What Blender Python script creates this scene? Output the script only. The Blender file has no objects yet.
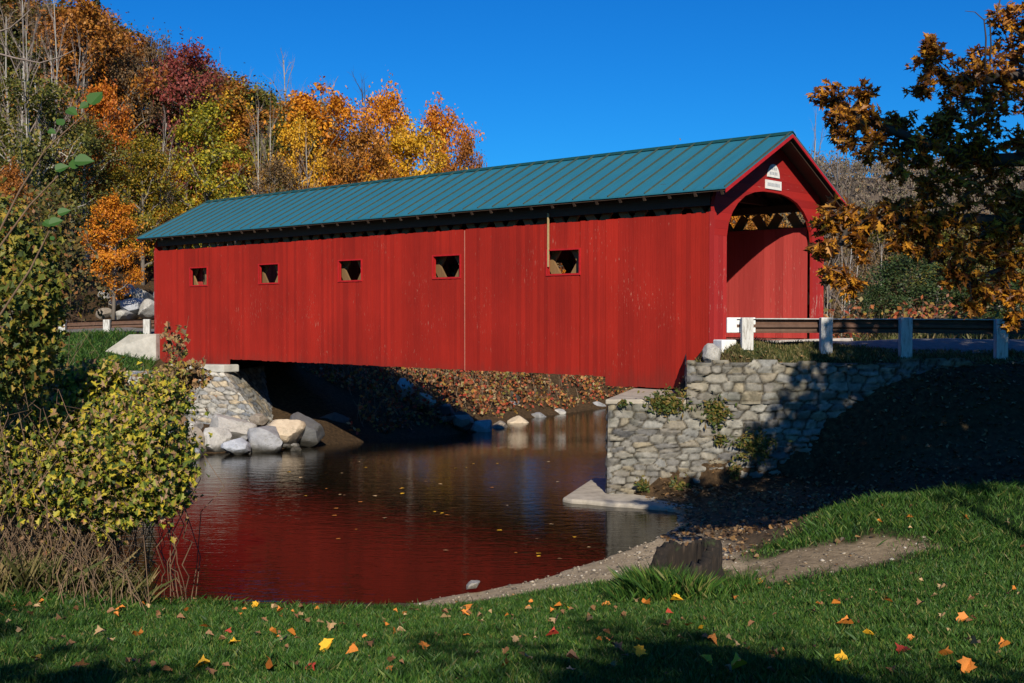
import bpy, math, random
import numpy as np
from mathutils import Vector, noise as mnoise

R = np.random.default_rng(7)
WATER = -3.95
scene = bpy.context.scene
COL = scene.collection
PI = math.pi
EYE = Vector((0, 0, 0))
# ---------------------------------------------------------------- camera
FPX = 1145.0
PITCH = math.atan((341.5 - 314.63) / FPX)
cam_d = bpy.data.cameras.new('camera')
cam = bpy.data.objects.new('camera', cam_d)
COL.objects.link(cam)
cam_d.sensor_width = 36.0
cam_d.lens = FPX * 36.0 / 1024.0
cam_d.clip_start = 0.1
cam_d.clip_end = 6000
cam.rotation_euler = (PI / 2 - PITCH, 0, 0)
scene.camera = cam

def at(u, v, Y):
    """world point at distance Y for a place seen at u, v"""
    c, s = math.cos(PITCH), math.sin(PITCH)
    a = (u - 512) / FPX
    b = (341.5 - v) / FPX
    y = c + b * s
    z = b * c - s
    k = Y / y
    return np.array([a * k, Y, z * k])

# ---------------------------------------------------------------- noise / rng helpers
def _h(i, j, seed):
    n = (i.astype(np.int64) * 374761393 + j.astype(np.int64) * 668265263 + seed * 1442695041) & 0x7fffffff
    n = ((n ^ (n >> 13)) * 1274126177) & 0x7fffffff
    n = n ^ (n >> 16)
    return (n & 0xffff) / 65535.0

def vnoise(x, y, seed=0):
    x = np.asarray(x, float); y = np.asarray(y, float)
    i = np.floor(x); j = np.floor(y)
    fx = x - i; fy = y - j
    fx = fx * fx * (3 - 2 * fx); fy = fy * fy * (3 - 2 * fy)
    a = _h(i, j, seed); b = _h(i + 1, j, seed); c = _h(i, j + 1, seed); d = _h(i + 1, j + 1, seed)
    return (a * (1 - fx) + b * fx) * (1 - fy) + (c * (1 - fx) + d * fx) * fy

def fbm(x, y, seed=0, o=4):
    s = 0; a = .5; f = 1.
    for k in range(o):
        s = s + a * (vnoise(x * f, y * f, seed + k) - .5)
        a *= .5; f *= 2.03
    return s

# ---------------------------------------------------------------- object helpers
def tag(o, label=None, cat=None, group=None, kind=None):
    if label: o['label'] = label
    if cat: o['category'] = cat
    if group: o['group'] = group
    if kind: o['kind'] = kind
    return o

def empty(name, loc=(0, 0, 0), rz=0, label=None, cat=None, group=None):
    o = bpy.data.objects.new(name, None)
    o.location = loc; o.rotation_euler = (0, 0, rz)
    o.empty_display_size = .3
    COL.objects.link(o)
    return tag(o, label, cat, group)

def link_mesh(name, me, parent=None):
    o = bpy.data.objects.new(name, me)
    COL.objects.link(o)
    if parent is not None: o.parent = parent
    return o

def fast_mesh(name, V, F, mat, smooth=False):
    """V (N,3), F (M,k) all faces the same size"""
    V = np.ascontiguousarray(V, dtype=np.float32); F = np.ascontiguousarray(F, dtype=np.int32)
    me = bpy.data.meshes.new(name)
    me.vertices.add(len(V)); me.vertices.foreach_set('co', V.ravel())
    m, k = F.shape
    me.loops.add(m * k); me.loops.foreach_set('vertex_index', F.ravel())
    me.polygons.add(m)
    me.polygons.foreach_set('loop_start', np.arange(0, m * k, k, dtype=np.int32))
    me.polygons.foreach_set('loop_total', np.full(m, k, dtype=np.int32))
    if smooth: me.polygons.foreach_set('use_smooth', np.ones(m, dtype=bool))
    me.materials.append(mat)
    me.update(calc_edges=True); me.validate()
    return me

class MB:
    def __init__(self): self.v = []; self.f = []
    def add(self, vs, fs):
        n = len(self.v)
        self.v += [tuple(map(float, p)) for p in vs]
        self.f += [tuple(i + n for i in f) for f in fs]
    def box(self, a, b):
        x0, y0, z0 = a; x1, y1, z1 = b
        self.add([(x0, y0, z0), (x1, y0, z0), (x1, y1, z0), (x0, y1, z0), (x0, y0, z1), (x1, y0, z1), (x1, y1, z1), (x0, y1, z1)],
                 [(0, 3, 2, 1), (4, 5, 6, 7), (0, 1, 5, 4), (1, 2, 6, 5), (2, 3, 7, 6), (3, 0, 4, 7)])
    def hexa(self, p):  # 8 points: bottom ring then top ring
        self.add(p, [(0, 3, 2, 1), (4, 5, 6, 7), (0, 1, 5, 4), (1, 2, 6, 5), (2, 3, 7, 6), (3, 0, 4, 7)])
    def bar(self, p, q, w, h, up=(0, 0, 1)):
        p = np.array(p, float); q = np.array(q, float)
        d = q - p; d /= np.linalg.norm(d)
        s = np.cross(d, up); s /= np.linalg.norm(s); t = np.cross(s, d)
        s = s * w / 2; t = t * h / 2
        self.hexa([p - s - t, p + s - t, q + s - t, q - s - t, p - s + t, p + s + t, q + s + t, q - s + t])
    def prism(self, poly, off):
        """poly: list of 3-D points, off: extrusion vector"""
        n = len(poly); off = np.array(off, float)
        a = [np.array(p, float) for p in poly]; b = [p + off for p in a]
        fs = [tuple(range(n - 1, -1, -1)), tuple(range(n, 2 * n))]
        fs += [(i, (i + 1) % n, n + (i + 1) % n, n + i) for i in range(n)]
        self.add(a + b, fs)
    def tube(self, pts, rad, n=6, cap=True):
        pts = [np.array(p, float) for p in pts]
        vs = []; fs = []
        ref = np.array([.31, .52, .79])
        for i, p in enumerate(pts):
            d = (pts[min(i + 1, len(pts) - 1)] - pts[max(i - 1, 0)]); d = d / (np.linalg.norm(d) + 1e-9)
            a = np.cross(d, ref); a /= np.linalg.norm(a) + 1e-9; b = np.cross(d, a)
            r = rad[i] if hasattr(rad, '__len__') else rad
            for k in range(n):
                t = 2 * PI * k / n
                vs.append(p + r * (math.cos(t) * a + math.sin(t) * b))
        for i in range(len(pts) - 1):
            for k in range(n):
                fs.append((i * n + k, i * n + (k + 1) % n, (i + 1) * n + (k + 1) % n, (i + 1) * n + k))
        if cap:
            fs.append(tuple(range(n - 1, -1, -1))); fs.append(tuple((len(pts) - 1) * n + k for k in range(n)))
        self.add(vs, fs)
    def mesh(self, name, mat, smooth=False, bevel=0):
        me = bpy.data.meshes.new(name)
        me.from_pydata(self.v, [], self.f); me.materials.append(mat)
        if smooth: me.polygons.foreach_set('use_smooth', np.ones(len(me.polygons), dtype=bool))
        me.update()
        return me
    def obj(self, name, mat, parent=None, smooth=False, bevel=0):
        o = link_mesh(name, self.mesh(name, mat, smooth), parent)
        if bevel:
            m = o.modifiers.new('bevel', 'BEVEL'); m.width = bevel; m.segments = 2; m.limit_method = 'ANGLE'
        return o

# ---------------------------------------------------------------- material helpers
def newmat(name):
    m = bpy.data.materials.new(name); m.use_nodes = True
    nt = m.node_tree; nt.nodes.clear()
    out = nt.nodes.new('ShaderNodeOutputMaterial')
    b = nt.nodes.new('ShaderNodeBsdfPrincipled')
    nt.links.new(b.outputs[0], out.inputs[0])
    return m, nt, b, out

def N(nt, t, **kw):
    n = nt.nodes.new(t)
    for k, v in kw.items():
        if k.startswith('i_'):
            key = k[2:]
            n.inputs[int(key) if key.isdigit() else key].default_value = v
        else: setattr(n, k, v)
    return n

def ramp(nt, stops, fac=None, interp='LINEAR'):
    r = nt.nodes.new('ShaderNodeValToRGB'); cr = r.color_ramp; cr.interpolation = interp
    while len(cr.elements) < len(stops): cr.elements.new(.5)
    for e, (p, c) in zip(cr.elements, stops):
        e.position = p; e.color = (*c, 1) if len(c) == 3 else c
    if fac is not None: nt.links.new(fac, r.inputs[0])
    return r

def noise_tex(nt, vec, scale, detail=4, rough=.55, dim='3D'):
    n = N(nt, 'ShaderNodeTexNoise', noise_dimensions=dim); n.inputs['Scale'].default_value = scale
    n.inputs['Detail'].default_value = detail; n.inputs['Roughness'].default_value = rough
    if vec is not None: nt.links.new(vec, n.inputs['Vector'])
    return n

def mix(nt, fac, a, b, mode='MIX'):
    m = N(nt, 'ShaderNodeMix', data_type='RGBA', blend_type=mode)
    for sock, val in ((m.inputs[0], fac), (m.inputs[6], a), (m.inputs[7], b)):
        if isinstance(val, (int, float)): sock.default_value = val
        elif isinstance(val, tuple): sock.default_value = (*val, 1)
        else: nt.links.new(val, sock)
    return m.outputs[2]

def bump(nt, h, bsdf, strength=.4, dist=.02):
    b = N(nt, 'ShaderNodeBump'); b.inputs['Strength'].default_value = strength; b.inputs['Distance'].default_value = dist
    nt.links.new(h, b.inputs['Height']); nt.links.new(b.outputs[0], bsdf.inputs['Normal'])
    return b

def mapped(nt, scale=(1, 1, 1), coord='Object'):
    tc = N(nt, 'ShaderNodeTexCoord'); mp = N(nt, 'ShaderNodeMapping'); mp.inputs['Scale'].default_value = scale
    nt.links.new(tc.outputs[coord], mp.inputs[0]); return mp.outputs[0]

def leafmat(name, stops, trans=.28, rough=.55, tree_var=.0):
    m, nt, b, out = newmat(name)
    g = N(nt, 'ShaderNodeNewGeometry')
    r = ramp(nt, stops, g.outputs['Random Per Island'])
    col = r.outputs[0]
    if tree_var:
        oi = N(nt, 'ShaderNodeObjectInfo')
        hs = N(nt, 'ShaderNodeHueSaturation')
        mr = N(nt, 'ShaderNodeMapRange'); mr.inputs[3].default_value = 1 - tree_var; mr.inputs[4].default_value = 1 + tree_var
        nt.links.new(oi.outputs['Random'], mr.inputs[0]); nt.links.new(mr.outputs[0], hs.inputs['Value'])
        mr2 = N(nt, 'ShaderNodeMapRange'); mr2.inputs[3].default_value = .5 - tree_var * .07; mr2.inputs[4].default_value = .5 + tree_var * .07
        nt.links.new(oi.outputs['Random'], mr2.inputs[0]); nt.links.new(mr2.outputs[0], hs.inputs['Hue'])
        nt.links.new(col, hs.inputs['Color']); col = hs.outputs[0]
    nt.links.new(col, b.inputs['Base Color']); b.inputs['Roughness'].default_value = rough
    b.inputs['Specular IOR Level'].default_value = .3
    t = N(nt, 'ShaderNodeBsdfTranslucent'); nt.links.new(col, t.inputs[0])
    ms = N(nt, 'ShaderNodeMixShader'); ms.inputs[0].default_value = trans
    nt.links.new(b.outputs[0], ms.inputs[1]); nt.links.new(t.outputs[0], ms.inputs[2])
    nt.links.new(ms.outputs[0], out.inputs[0])
    return m

def woodmat(name, base, dark, board=None, axis=0, worn=None, wear=.62, rough=.7, dirt=None):
    """painted or bare boards: tone per board, streaks along the grain, worn flecks"""
    m, nt, b, out = newmat(name)
    st = [1, 1, 1]
    v = mapped(nt, (9, 9, .6) if axis == 0 else (.6, .6, 9))
    n1 = noise_tex(nt, v, 2.2, 6, .6)
    g = N(nt, 'ShaderNodeNewGeometry')
    rnd = g.outputs['Random Per Island']
    if board is not None:
        tc = N(nt, 'ShaderNodeTexCoord'); sx = N(nt, 'ShaderNodeSeparateXYZ'); nt.links.new(tc.outputs['Object'], sx.inputs[0])
        mt = N(nt, 'ShaderNodeMath', operation='DIVIDE'); mt.inputs[1].default_value = board
        nt.links.new(sx.outputs[axis if axis != 2 else 2], mt.inputs[0])
        fl = N(nt, 'ShaderNodeMath', operation='FLOOR'); nt.links.new(mt.outputs[0], fl.inputs[0])
        wn = N(nt, 'ShaderNodeTexWhiteNoise', noise_dimensions='1D'); nt.links.new(fl.outputs[0], wn.inputs['W'])
        rnd = wn.outputs['Value']
        fr = N(nt, 'ShaderNodeMath', operation='FRACT'); nt.links.new(mt.outputs[0], fr.inputs[0])
        pk = N(nt, 'ShaderNodeMath', operation='PINGPONG'); pk.inputs[1].default_value = .5; nt.links.new(fr.outputs[0], pk.inputs[0])
        gr = ramp(nt, [(0, (0, 0, 0)), (.03, (1, 1, 1))], pk.outputs[0])
    add = N(nt, 'ShaderNodeMath', operation='MULTIPLY_ADD'); add.inputs[1].default_value = .55
    nt.links.new(rnd, add.inputs[0])
    sc = N(nt, 'ShaderNodeMath', operation='MULTIPLY'); sc.inputs[1].default_value = .5
    nt.links.new(n1.outputs[0], sc.inputs[0]); nt.links.new(sc.outputs[0], add.inputs[2])
    r = ramp(nt, [(.1, dark), (.8, base)], add.outputs[0])
    col = r.outputs[0]
    if worn is not None:
        v2 = mapped(nt, (9, 9, 1.6) if axis == 0 else (1.6, 1.6, 9))
        n2 = noise_tex(nt, v2, 2.6, 8, .75)
        n3 = noise_tex(nt, mapped(nt, (.5, .5, .5)), 1.3, 3, .5)
        ad = N(nt, 'ShaderNodeMath', operation='MULTIPLY_ADD'); ad.inputs[1].default_value = .25
        nt.links.new(n3.outputs[0], ad.inputs[0]); nt.links.new(n2.outputs[0], ad.inputs[2])
        wr = ramp(nt, [(wear, (0, 0, 0)), (wear + .05, (1, 1, 1))], ad.outputs[0])
        col = mix(nt, wr.outputs[0], col, worn)
    if dirt is not None:   # splash stains along the bottom edge and broad sun fading
        tcd = N(nt, 'ShaderNodeTexCoord'); sxd = N(nt, 'ShaderNodeSeparateXYZ'); nt.links.new(tcd.outputs['Object'], sxd.inputs[0])
        nd = noise_tex(nt, mapped(nt, (2.5, 2.5, .7)), 1.5, 6, .7)
        md = N(nt, 'ShaderNodeMath', operation='MULTIPLY_ADD'); md.inputs[1].default_value = 1.3; nt.links.new(nd.outputs[0], md.inputs[0]); nt.links.new(sxd.outputs[2], md.inputs[2])
        rd = ramp(nt, [(.0, (1, 1, 1)), (.5, (0, 0, 0))], None); mo = N(nt, 'ShaderNodeMapRange'); mo.inputs[1].default_value = -.7; mo.inputs[2].default_value = .7
        nt.links.new(md.outputs[0], mo.inputs[0]); nt.links.new(mo.outputs[0], rd.inputs[0])
        col = mix(nt, rd.outputs[0], col, mix(nt, .55, col, dirt))
        nf = noise_tex(nt, mapped(nt, (.35, .35, .25)), 1.2, 4, .6); rf_ = ramp(nt, [(.35, (.80, .80, .80)), (.7, (1.14, 1.16, 1.2))], nf.outputs[0])
        col = mix(nt, 1.0, col, rf_.outputs[0], 'MULTIPLY')
    nt.links.new(col, b.inputs['Base Color'])
    b.inputs['Roughness'].default_value = rough
    b.inputs['Specular IOR Level'].default_value = .25
    h = n1.outputs[0]
    if board is not None:
        mm = N(nt, 'ShaderNodeMath', operation='MULTIPLY_ADD'); mm.inputs[1].default_value = .25
        nt.links.new(n1.outputs[0], mm.inputs[0]); nt.links.new(gr.outputs[0], mm.inputs[2]); h = mm.outputs[0]
    bump(nt, h, b, .5, .012)
    return m

def stonemat(name, stops, mortar, rough=.85):
    m, nt, b, out = newmat(name)
    a = N(nt, 'ShaderNodeAttribute', attribute_name='stone'); gp = N(nt, 'ShaderNodeAttribute', attribute_name='gap')
    r = ramp(nt, stops, a.outputs['Fac'])
    v = mapped(nt)
    n = noise_tex(nt, v, 7, 8, .7)
    sp = ramp(nt, [(.3, (.45, .45, .45)), (.7, (1.35, 1.33, 1.3))], n.outputs[0])
    c = mix(nt, .85, r.outputs[0], sp.outputs[0], 'MULTIPLY')
    n2 = noise_tex(nt, v, 1.1, 5, .6)
    li = ramp(nt, [(.52, (0, 0, 0)), (.64, (1, 1, 1))], n2.outputs[0])
    c = mix(nt, li.outputs[0], c, mix(nt, .5, c, (.05, .055, .035)))
    c = mix(nt, gp.outputs['Fac'], c, mortar)
    nt.links.new(c, b.inputs['Base Color']); b.inputs['Roughness'].default_value = rough
    b.inputs['Specular IOR Level'].default_value = .2
    bump(nt, noise_tex(nt, v, 18, 8, .7).outputs[0], b, .7, .03)
    return m

def rockmat(name, a_, b_, spots=(.1, .1, .09)):
    m, nt, b, out = newmat(name)
    v = mapped(nt)
    n = noise_tex(nt, v, 2.5, 9, .65)
    r = ramp(nt, [(.3, b_), (.65, a_)], n.outputs[0])
    n2 = noise_tex(nt, v, 9, 6, .7)
    s = ramp(nt, [(.58, (0, 0, 0)), (.66, (1, 1, 1))], n2.outputs[0])
    c = mix(nt, s.outputs[0], r.outputs[0], mix(nt, .6, r.outputs[0], spots))
    gm = N(nt, 'ShaderNodeNewGeometry'); sz_ = N(nt, 'ShaderNodeSeparateXYZ'); nt.links.new(gm.outputs['Position'], sz_.inputs[0])
    wz = N(nt, 'ShaderNodeMath', operation='MULTIPLY_ADD'); wz.inputs[1].default_value = .18; nt.links.new(n.outputs[0], wz.inputs[0]); nt.links.new(sz_.outputs[2], wz.inputs[2])
    wm = N(nt, 'ShaderNodeMapRange'); wm.inputs[1].default_value = WATER + .12; wm.inputs[2].default_value = WATER + .30; wm.inputs[3].default_value = 1; wm.inputs[4].default_value = 0
    nt.links.new(wz.outputs[0], wm.inputs[0])
    lo = N(nt, 'ShaderNodeMath', operation='GREATER_THAN'); lo.inputs[1].default_value = WATER - .35; nt.links.new(sz_.outputs[2], lo.inputs[0])
    wf = N(nt, 'ShaderNodeMath', operation='MULTIPLY'); nt.links.new(wm.outputs[0], wf.inputs[0]); nt.links.new(lo.outputs[0], wf.inputs[1])
    c = mix(nt, wf.outputs[0], c, (.05, .046, .036))
    n3 = noise_tex(nt, v, 1.6, 6, .7); ms = ramp(nt, [(.56, (0, 0, 0)), (.66, (1, 1, 1))], n3.outputs[0])
    c = mix(nt, ms.outputs[0], c, mix(nt, .45, c, (.09, .085, .05)))
    nt.links.new(c, b.inputs['Base Color']); b.inputs['Roughness'].default_value = .85
    bump(nt, noise_tex(nt, v, 12, 8, .7).outputs[0], b, .6, .04)
    return m

def plainmat(name, c, rough=.6, var=.25, scale=6, bstr=.3, metallic=0, spec=.3):
    m, nt, b, out = newmat(name)
    v = mapped(nt)
    n = noise_tex(nt, v, scale, 7, .65)
    lo = tuple(x * (1 - var) for x in c); hi = tuple(x * (1 + var) for x in c)
    r = ramp(nt, [(.3, lo), (.7, hi)], n.outputs[0])
    nt.links.new(r.outputs[0], b.inputs['Base Color']); b.inputs['Roughness'].default_value = rough
    b.inputs['Metallic'].default_value = metallic; b.inputs['Specular IOR Level'].default_value = spec
    if bstr: bump(nt, noise_tex(nt, v, scale * 4, 6, .7).outputs[0], b, bstr, .01)
    return m

# ---------------------------------------------------------------- light
SUN_AZ, SUN_EL = math.radians(5.0), math.radians(31.0)      # behind the camera, a little to the right
sd = Vector((math.sin(SUN_AZ) * math.cos(SUN_EL), -math.cos(SUN_AZ) * math.cos(SUN_EL), math.sin(SUN_EL)))
sl = bpy.data.lights.new('sun', 'SUN'); sl.energy = 5.0; sl.angle = math.radians(.5); sl.color = (1, .90, .74)
so = bpy.data.objects.new('sun', sl); COL.objects.link(so)
so.rotation_euler = sd.to_track_quat('Z', 'Y').to_euler()
so.location = (0, -20, 30)
wd = bpy.data.worlds.new('World'); scene.world = wd; wd.use_nodes = True
nt = wd.node_tree; nt.nodes.clear()
sky = nt.nodes.new('ShaderNodeTexSky'); sky.sky_type = 'NISHITA'; sky.sun_disc = False
sky.sun_elevation = SUN_EL
sky.sun_rotation = math.atan2(sd.x, sd.y)
sky.altitude = 300; sky.air_density = 1.0; sky.dust_density = .45; sky.ozone_density = 5.0
hs = nt.nodes.new('ShaderNodeHueSaturation'); hs.inputs['Saturation'].default_value = 1.25; hs.inputs['Value'].default_value = 1.0
bg = nt.nodes.new('ShaderNodeBackground'); bg.inputs[1].default_value = .070
wo = nt.nodes.new('ShaderNodeOutputWorld')
nt.links.new(sky.outputs[0], hs.inputs['Color'])
tint = mix(nt, 1.0, hs.outputs[0], (.17, .89, 1.36), 'MULTIPLY')
nt.links.new(tint, bg.inputs[0]); nt.links.new(bg.outputs[0], wo.inputs[0])
vs = scene.view_settings
scene.display_settings.display_device = 'sRGB'
vs.view_transform = 'Standard'; vs.look = 'None'; vs.gamma = 1; vs.use_curve_mapping = False; vs.exposure = .24
scene.cycles.max_bounces = 6; scene.cycles.diffuse_bounces = 2; scene.cycles.glossy_bounces = 3
scene.cycles.transmission_bounces = 3; scene.cycles.transparent_max_bounces = 4

# ---------------------------------------------------------------- terrain
THB = math.radians(47.7826)
BC = np.array([4.6591, 26.6586, -.65])                     # near corner of the bridge, deck level
DV = np.array([-math.sin(THB), math.cos(THB), 0]); TV = np.array([math.cos(THB), math.sin(THB), 0])
def BW(t, s, z): return BC + t * TV + s * DV + np.array([0, 0, z])
LEN, WID = 24.4, 5.4

def sstep(a, b, x):
    t = np.clip((x - a) / (b - a), 0, 1); return t * t * (3 - 2 * t)

far_bank = [(-34, 18), (-20, 25), (-14, 29.5), (-10.5, 31.8), (-7.6, 33.2), (-6.3, 36), (-5.2, 40), (-3.6, 45), (-1.7, 50), (.8, 56), (5, 62), (12, 71), (40, 95), (70, 110)]
near_bank = [(70, 92), (45, 80), (22, 62), (14, 48), (8, 36), (3.6, 29), (2.5, 25.4), (2.6, 23.6), (3.3, 22.6), (3.0, 21), (2.4, 19.8), (1.4, 18.3), (.42, 17.0), (-1.3, 15.5), (-3.4, 14.7), (-5.0, 14.0), (-6.5, 13.8), (-9, 13.2), (-14, 11), (-30, 6)]
RIVER = np.array(far_bank + near_bank, float)

def water_z(y): return WATER - 1.12 * sstep(31, 50, np.asarray(y, float))   # level dropped past the bridge, shaped so the far bank catches the sun

def river_sd(x, y):
    """signed distance to the stream's outline, positive inside"""
    x = np.asarray(x, float); y = np.asarray(y, float)
    best = np.full(x.shape, 1e9); inside = np.zeros(x.shape, bool)
    n = len(RIVER)
    for i in range(n):
        ax, ay = RIVER[i]; bx, by = RIVER[(i + 1) % n]
        dx, dy = bx - ax, by - ay
        t = np.clip(((x - ax) * dx + (y - ay) * dy) / (dx * dx + dy * dy), 0, 1)
        best = np.minimum(best, (x - ax - t * dx) ** 2 + (y - ay - t * dy) ** 2)
        if ay != by:
            c = ((ay > y) != (by > y)) & (x < (bx - ax) * (y - ay) / (by - ay) + ax)
            inside ^= c
    dd = np.sqrt(best)
    return np.where(inside, dd, -dd)

CP = []
for x in (-25, -12, -5, 0, 5, 12, 25):
    CP += [(x, -20, -1.4), (x, -8, -1.5), (x, 1, -1.68)]
for x in (-8, -4, 0, 4): CP.append((x, 6.5, -2.1 - .01 * abs(x)))
CP += [(8, 6.5, -2.1), (14, 8, -2.0), (14, 14, -2.3), (25, 14, -1.9), (-14, 7, -2.2), (-25, 2, -1.8)]
def cp(u, v, Y): CP.append(tuple(at(u, v, Y)))
cp(512, 640, 10); cp(200, 642, 9.5); cp(350, 638, 10); cp(100, 607, 12.6); cp(250, 607.5, 13.8); cp(420, 609, 14.9); cp(30, 600, 13)
cp(470, 606, 14.8); cp(540, 594, 14.9); cp(640, 583, 14.8); cp(690, 597, 14.0); cp(760, 580, 14.2)
cp(540, 578, 17.0); cp(600, 563, 17.8); cp(640, 551, 19.0); cp(600, 572, 16.3)
cp(720, 550, 17.0); cp(760, 530, 19.0); cp(700, 528, 20.4)
cp(900, 577, 13.2); cp(1024, 567, 13.6); cp(1024, 620, 9.6); cp(800, 630, 10.2)
cp(800, 565, 14.6); cp(900, 553, 14.9); cp(850, 537, 15.8)
cp(810, 529, 16.4); cp(870, 502, 16.8); cp(930, 496, 17.2); cp(1024, 487, 17.5); cp(1150, 480, 17.5); cp(900, 528, 15.8); cp(960, 540, 15.2)
CP += [(5.5, 20, -3.45), (8, 20.5, -3.2), (12, 21, -2.8), (18, 20, -2.3), (3.3, 23.0, -4.0), (2.5, 24, -4.1), (4.3, 23.6, -3.9), (6.5, 23.6, -3.8), (2.6, 26, -4.1), (3.6, 29, -4.0), (4.5, 25.2, -1.4), (7.0, 23.4, -3.3), (8.6, 23.2, -2.5), (11, 23.2, -2.2), (14, 23.2, -2.0), (9, 21.8, -3.2), (13, 22, -2.8), (25, 24, -1.5)]
for x in (4.5, 6, 8, 11, 15, 22): CP += [(x, 25.6, -.95), (x, 27.0, -.76)]
for x, zl in [(3.9, -4.0), (5, -3.95), (5.7, -3.8), (6.4, -3.1), (7.2, -2.2), (8.2, -1.5), (9.2, -1.15), (10.2, -1.1), (12, -1.1), (14, -1.1), (15.4, -1.1)]: CP += [(x, 24.5, zl), (x, 25.0, -1.10)]
for x, y in [(7, 28.5), (9, 30), (12, 30), (20, 30), (35, 30), (11, 35), (16, 36), (25, 40), (14, 42), (22, 48), (35, 60), (50, 70)]: CP.append((x, y, -.74))
for x, y, z in [(-8, 14, -3.3), (-14, 10, -2.6), (-13.5, 31.5, -3.4), (-16, 34, -2.2), (-24, 28, -2.4), (-11.2, 33.5, -3.6), (-9.5, 36, -3.75), (-14.6, 39.8, -2.1), (-15.8, 42, -1.35), (-19, 40, -1.5),
                (-15, 44, -.78), (-18, 44, -.78), (-24, 43, -.85), (-34, 40, -.8), (-13, 46, -.72), (-16, 48, -.72), (-24, 48, -.72), (-12, 50, -.7),
                (-10.5, 38.3, -3.85), (-8.4, 37.9, -3.9), (-12.5, 38.8, -3.8), (-9, 36, -3.9), (-11, 35, -3.8), (-6.6, 38.2, -3.85), (-7.3, 39.6, -3.8), (-7.8, 41.2, -3.6), (-6.2, 41.5, -3.6), (-7.5, 42.8, -3.2), (-8, 44, -2.4), (-6.5, 46, -2.7), (-5, 50, -3.2), (-6.5, 54, -1.4), (-10, 49, -.8), (-2.6, 57, -2.9), (-5, 60, -1.0), (1.5, 63, -2.9), (-1, 67, -.9), (-20, 36, -1.7)]:
    CP.append((x, y, z))
CP = np.array(CP)
def _phi(r): return r
_n = len(CP)
_A = np.zeros((_n + 3, _n + 3))
_d = np.sqrt(((CP[:, None, :2] - CP[None, :, :2]) ** 2).sum(-1))
_A[:_n, :_n] = _phi(_d) - 1e-2 * np.eye(_n); _A[:_n, _n] = 1; _A[:_n, _n + 1:] = CP[:, :2]; _A[_n:, :_n] = _A[:_n, _n:].T
_w = np.linalg.solve(_A, np.concatenate([CP[:, 2], np.zeros(3)]))


def ground_z(x, y, sdist=None):
    x = np.atleast_1d(np.asarray(x, float)); y = np.atleast_1d(np.asarray(y, float))
    z = np.full(x.shape, _w[_n]) + _w[_n + 1] * x + _w[_n + 2] * y
    for i in range(_n): z = z + _w[i] * np.sqrt((x - CP[i, 0]) ** 2 + (y - CP[i, 1]) ** 2)
    rr = np.sqrt((x - 0) ** 2 + (y - 25) ** 2)
    f = sstep(35, 60, rr)
    z = z * (1 - f) + (-.75) * f
    # the wooded hillside on the far left
    q = (-.85 * (x + 15) + .5 * (y - 51))
    hill = np.where(q > 0, .46 * q * q / (q + 5), 0)
    hill = 60 * (1 - np.exp(-hill / 60))
    hill = hill * sstep(44, 54, y + np.maximum(0, -x - 30) * .25)
    z = z + hill
    # long ridge far to the right
    z = z + fbm(x * .35, y * .35, 3) * .16 * sstep(2, 8, rr + 0 * x)
    sdv = river_sd(x, y) if sdist is None else sdist
    bank = water_z(y) + .015 + .16 * np.minimum(-sdv, 3) * (1 - .8 * sstep(-5.5, -6.5, x) * sstep(40.5, 39, y) * sstep(31, 32, y))
    z = np.where(sdv > 0, water_z(y) - np.minimum(.42 * sdv + .03, .95) + .0 * x, np.maximum(z, bank))
    # soften bank lip
    far_side = sstep(33, 36, y) * sstep(9, 6, x - (y - 40) * .55)
    near = (sdv <= 0) & (sdv > -.5 - 4.5 * far_side)
    lim = water_z(y) + .03 + (1.8 - 1.25 * far_side) * (-sdv)
    z = np.where(near, np.minimum(z, lim), z)
    return z

def axis_samples(lo, hi, dlo, dhi, step, grow=1.13):
    a = list(np.arange(dlo, dhi + 1e-6, step))
    s = step; v = dhi
    while v < hi: s *= grow; v += s; a.append(min(v, hi))
    s = step; v = dlo; pre = []
    while v > lo: s *= grow; v -= s; pre.append(max(v, lo))
    return np.array(pre[::-1] + a)
gx = axis_samples(-900, 900, -16, 15, .16)
gy = axis_samples(-120, 1500, 4, 46, .18)
GX, GY = np.meshgrid(gx, gy)
GS = river_sd(GX, GY)
GZ = ground_z(GX.ravel(), GY.ravel(), GS.ravel()).reshape(GX.shape)
ny, nx = GX.shape
V = np.stack([GX.ravel(), GY.ravel(), GZ.ravel()], 1)
ii = (np.arange(ny - 1)[:, None] * nx + np.arange(nx - 1)[None, :]).ravel()
F = np.stack([ii, ii + 1, ii + nx + 1, ii + nx], 1)

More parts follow.
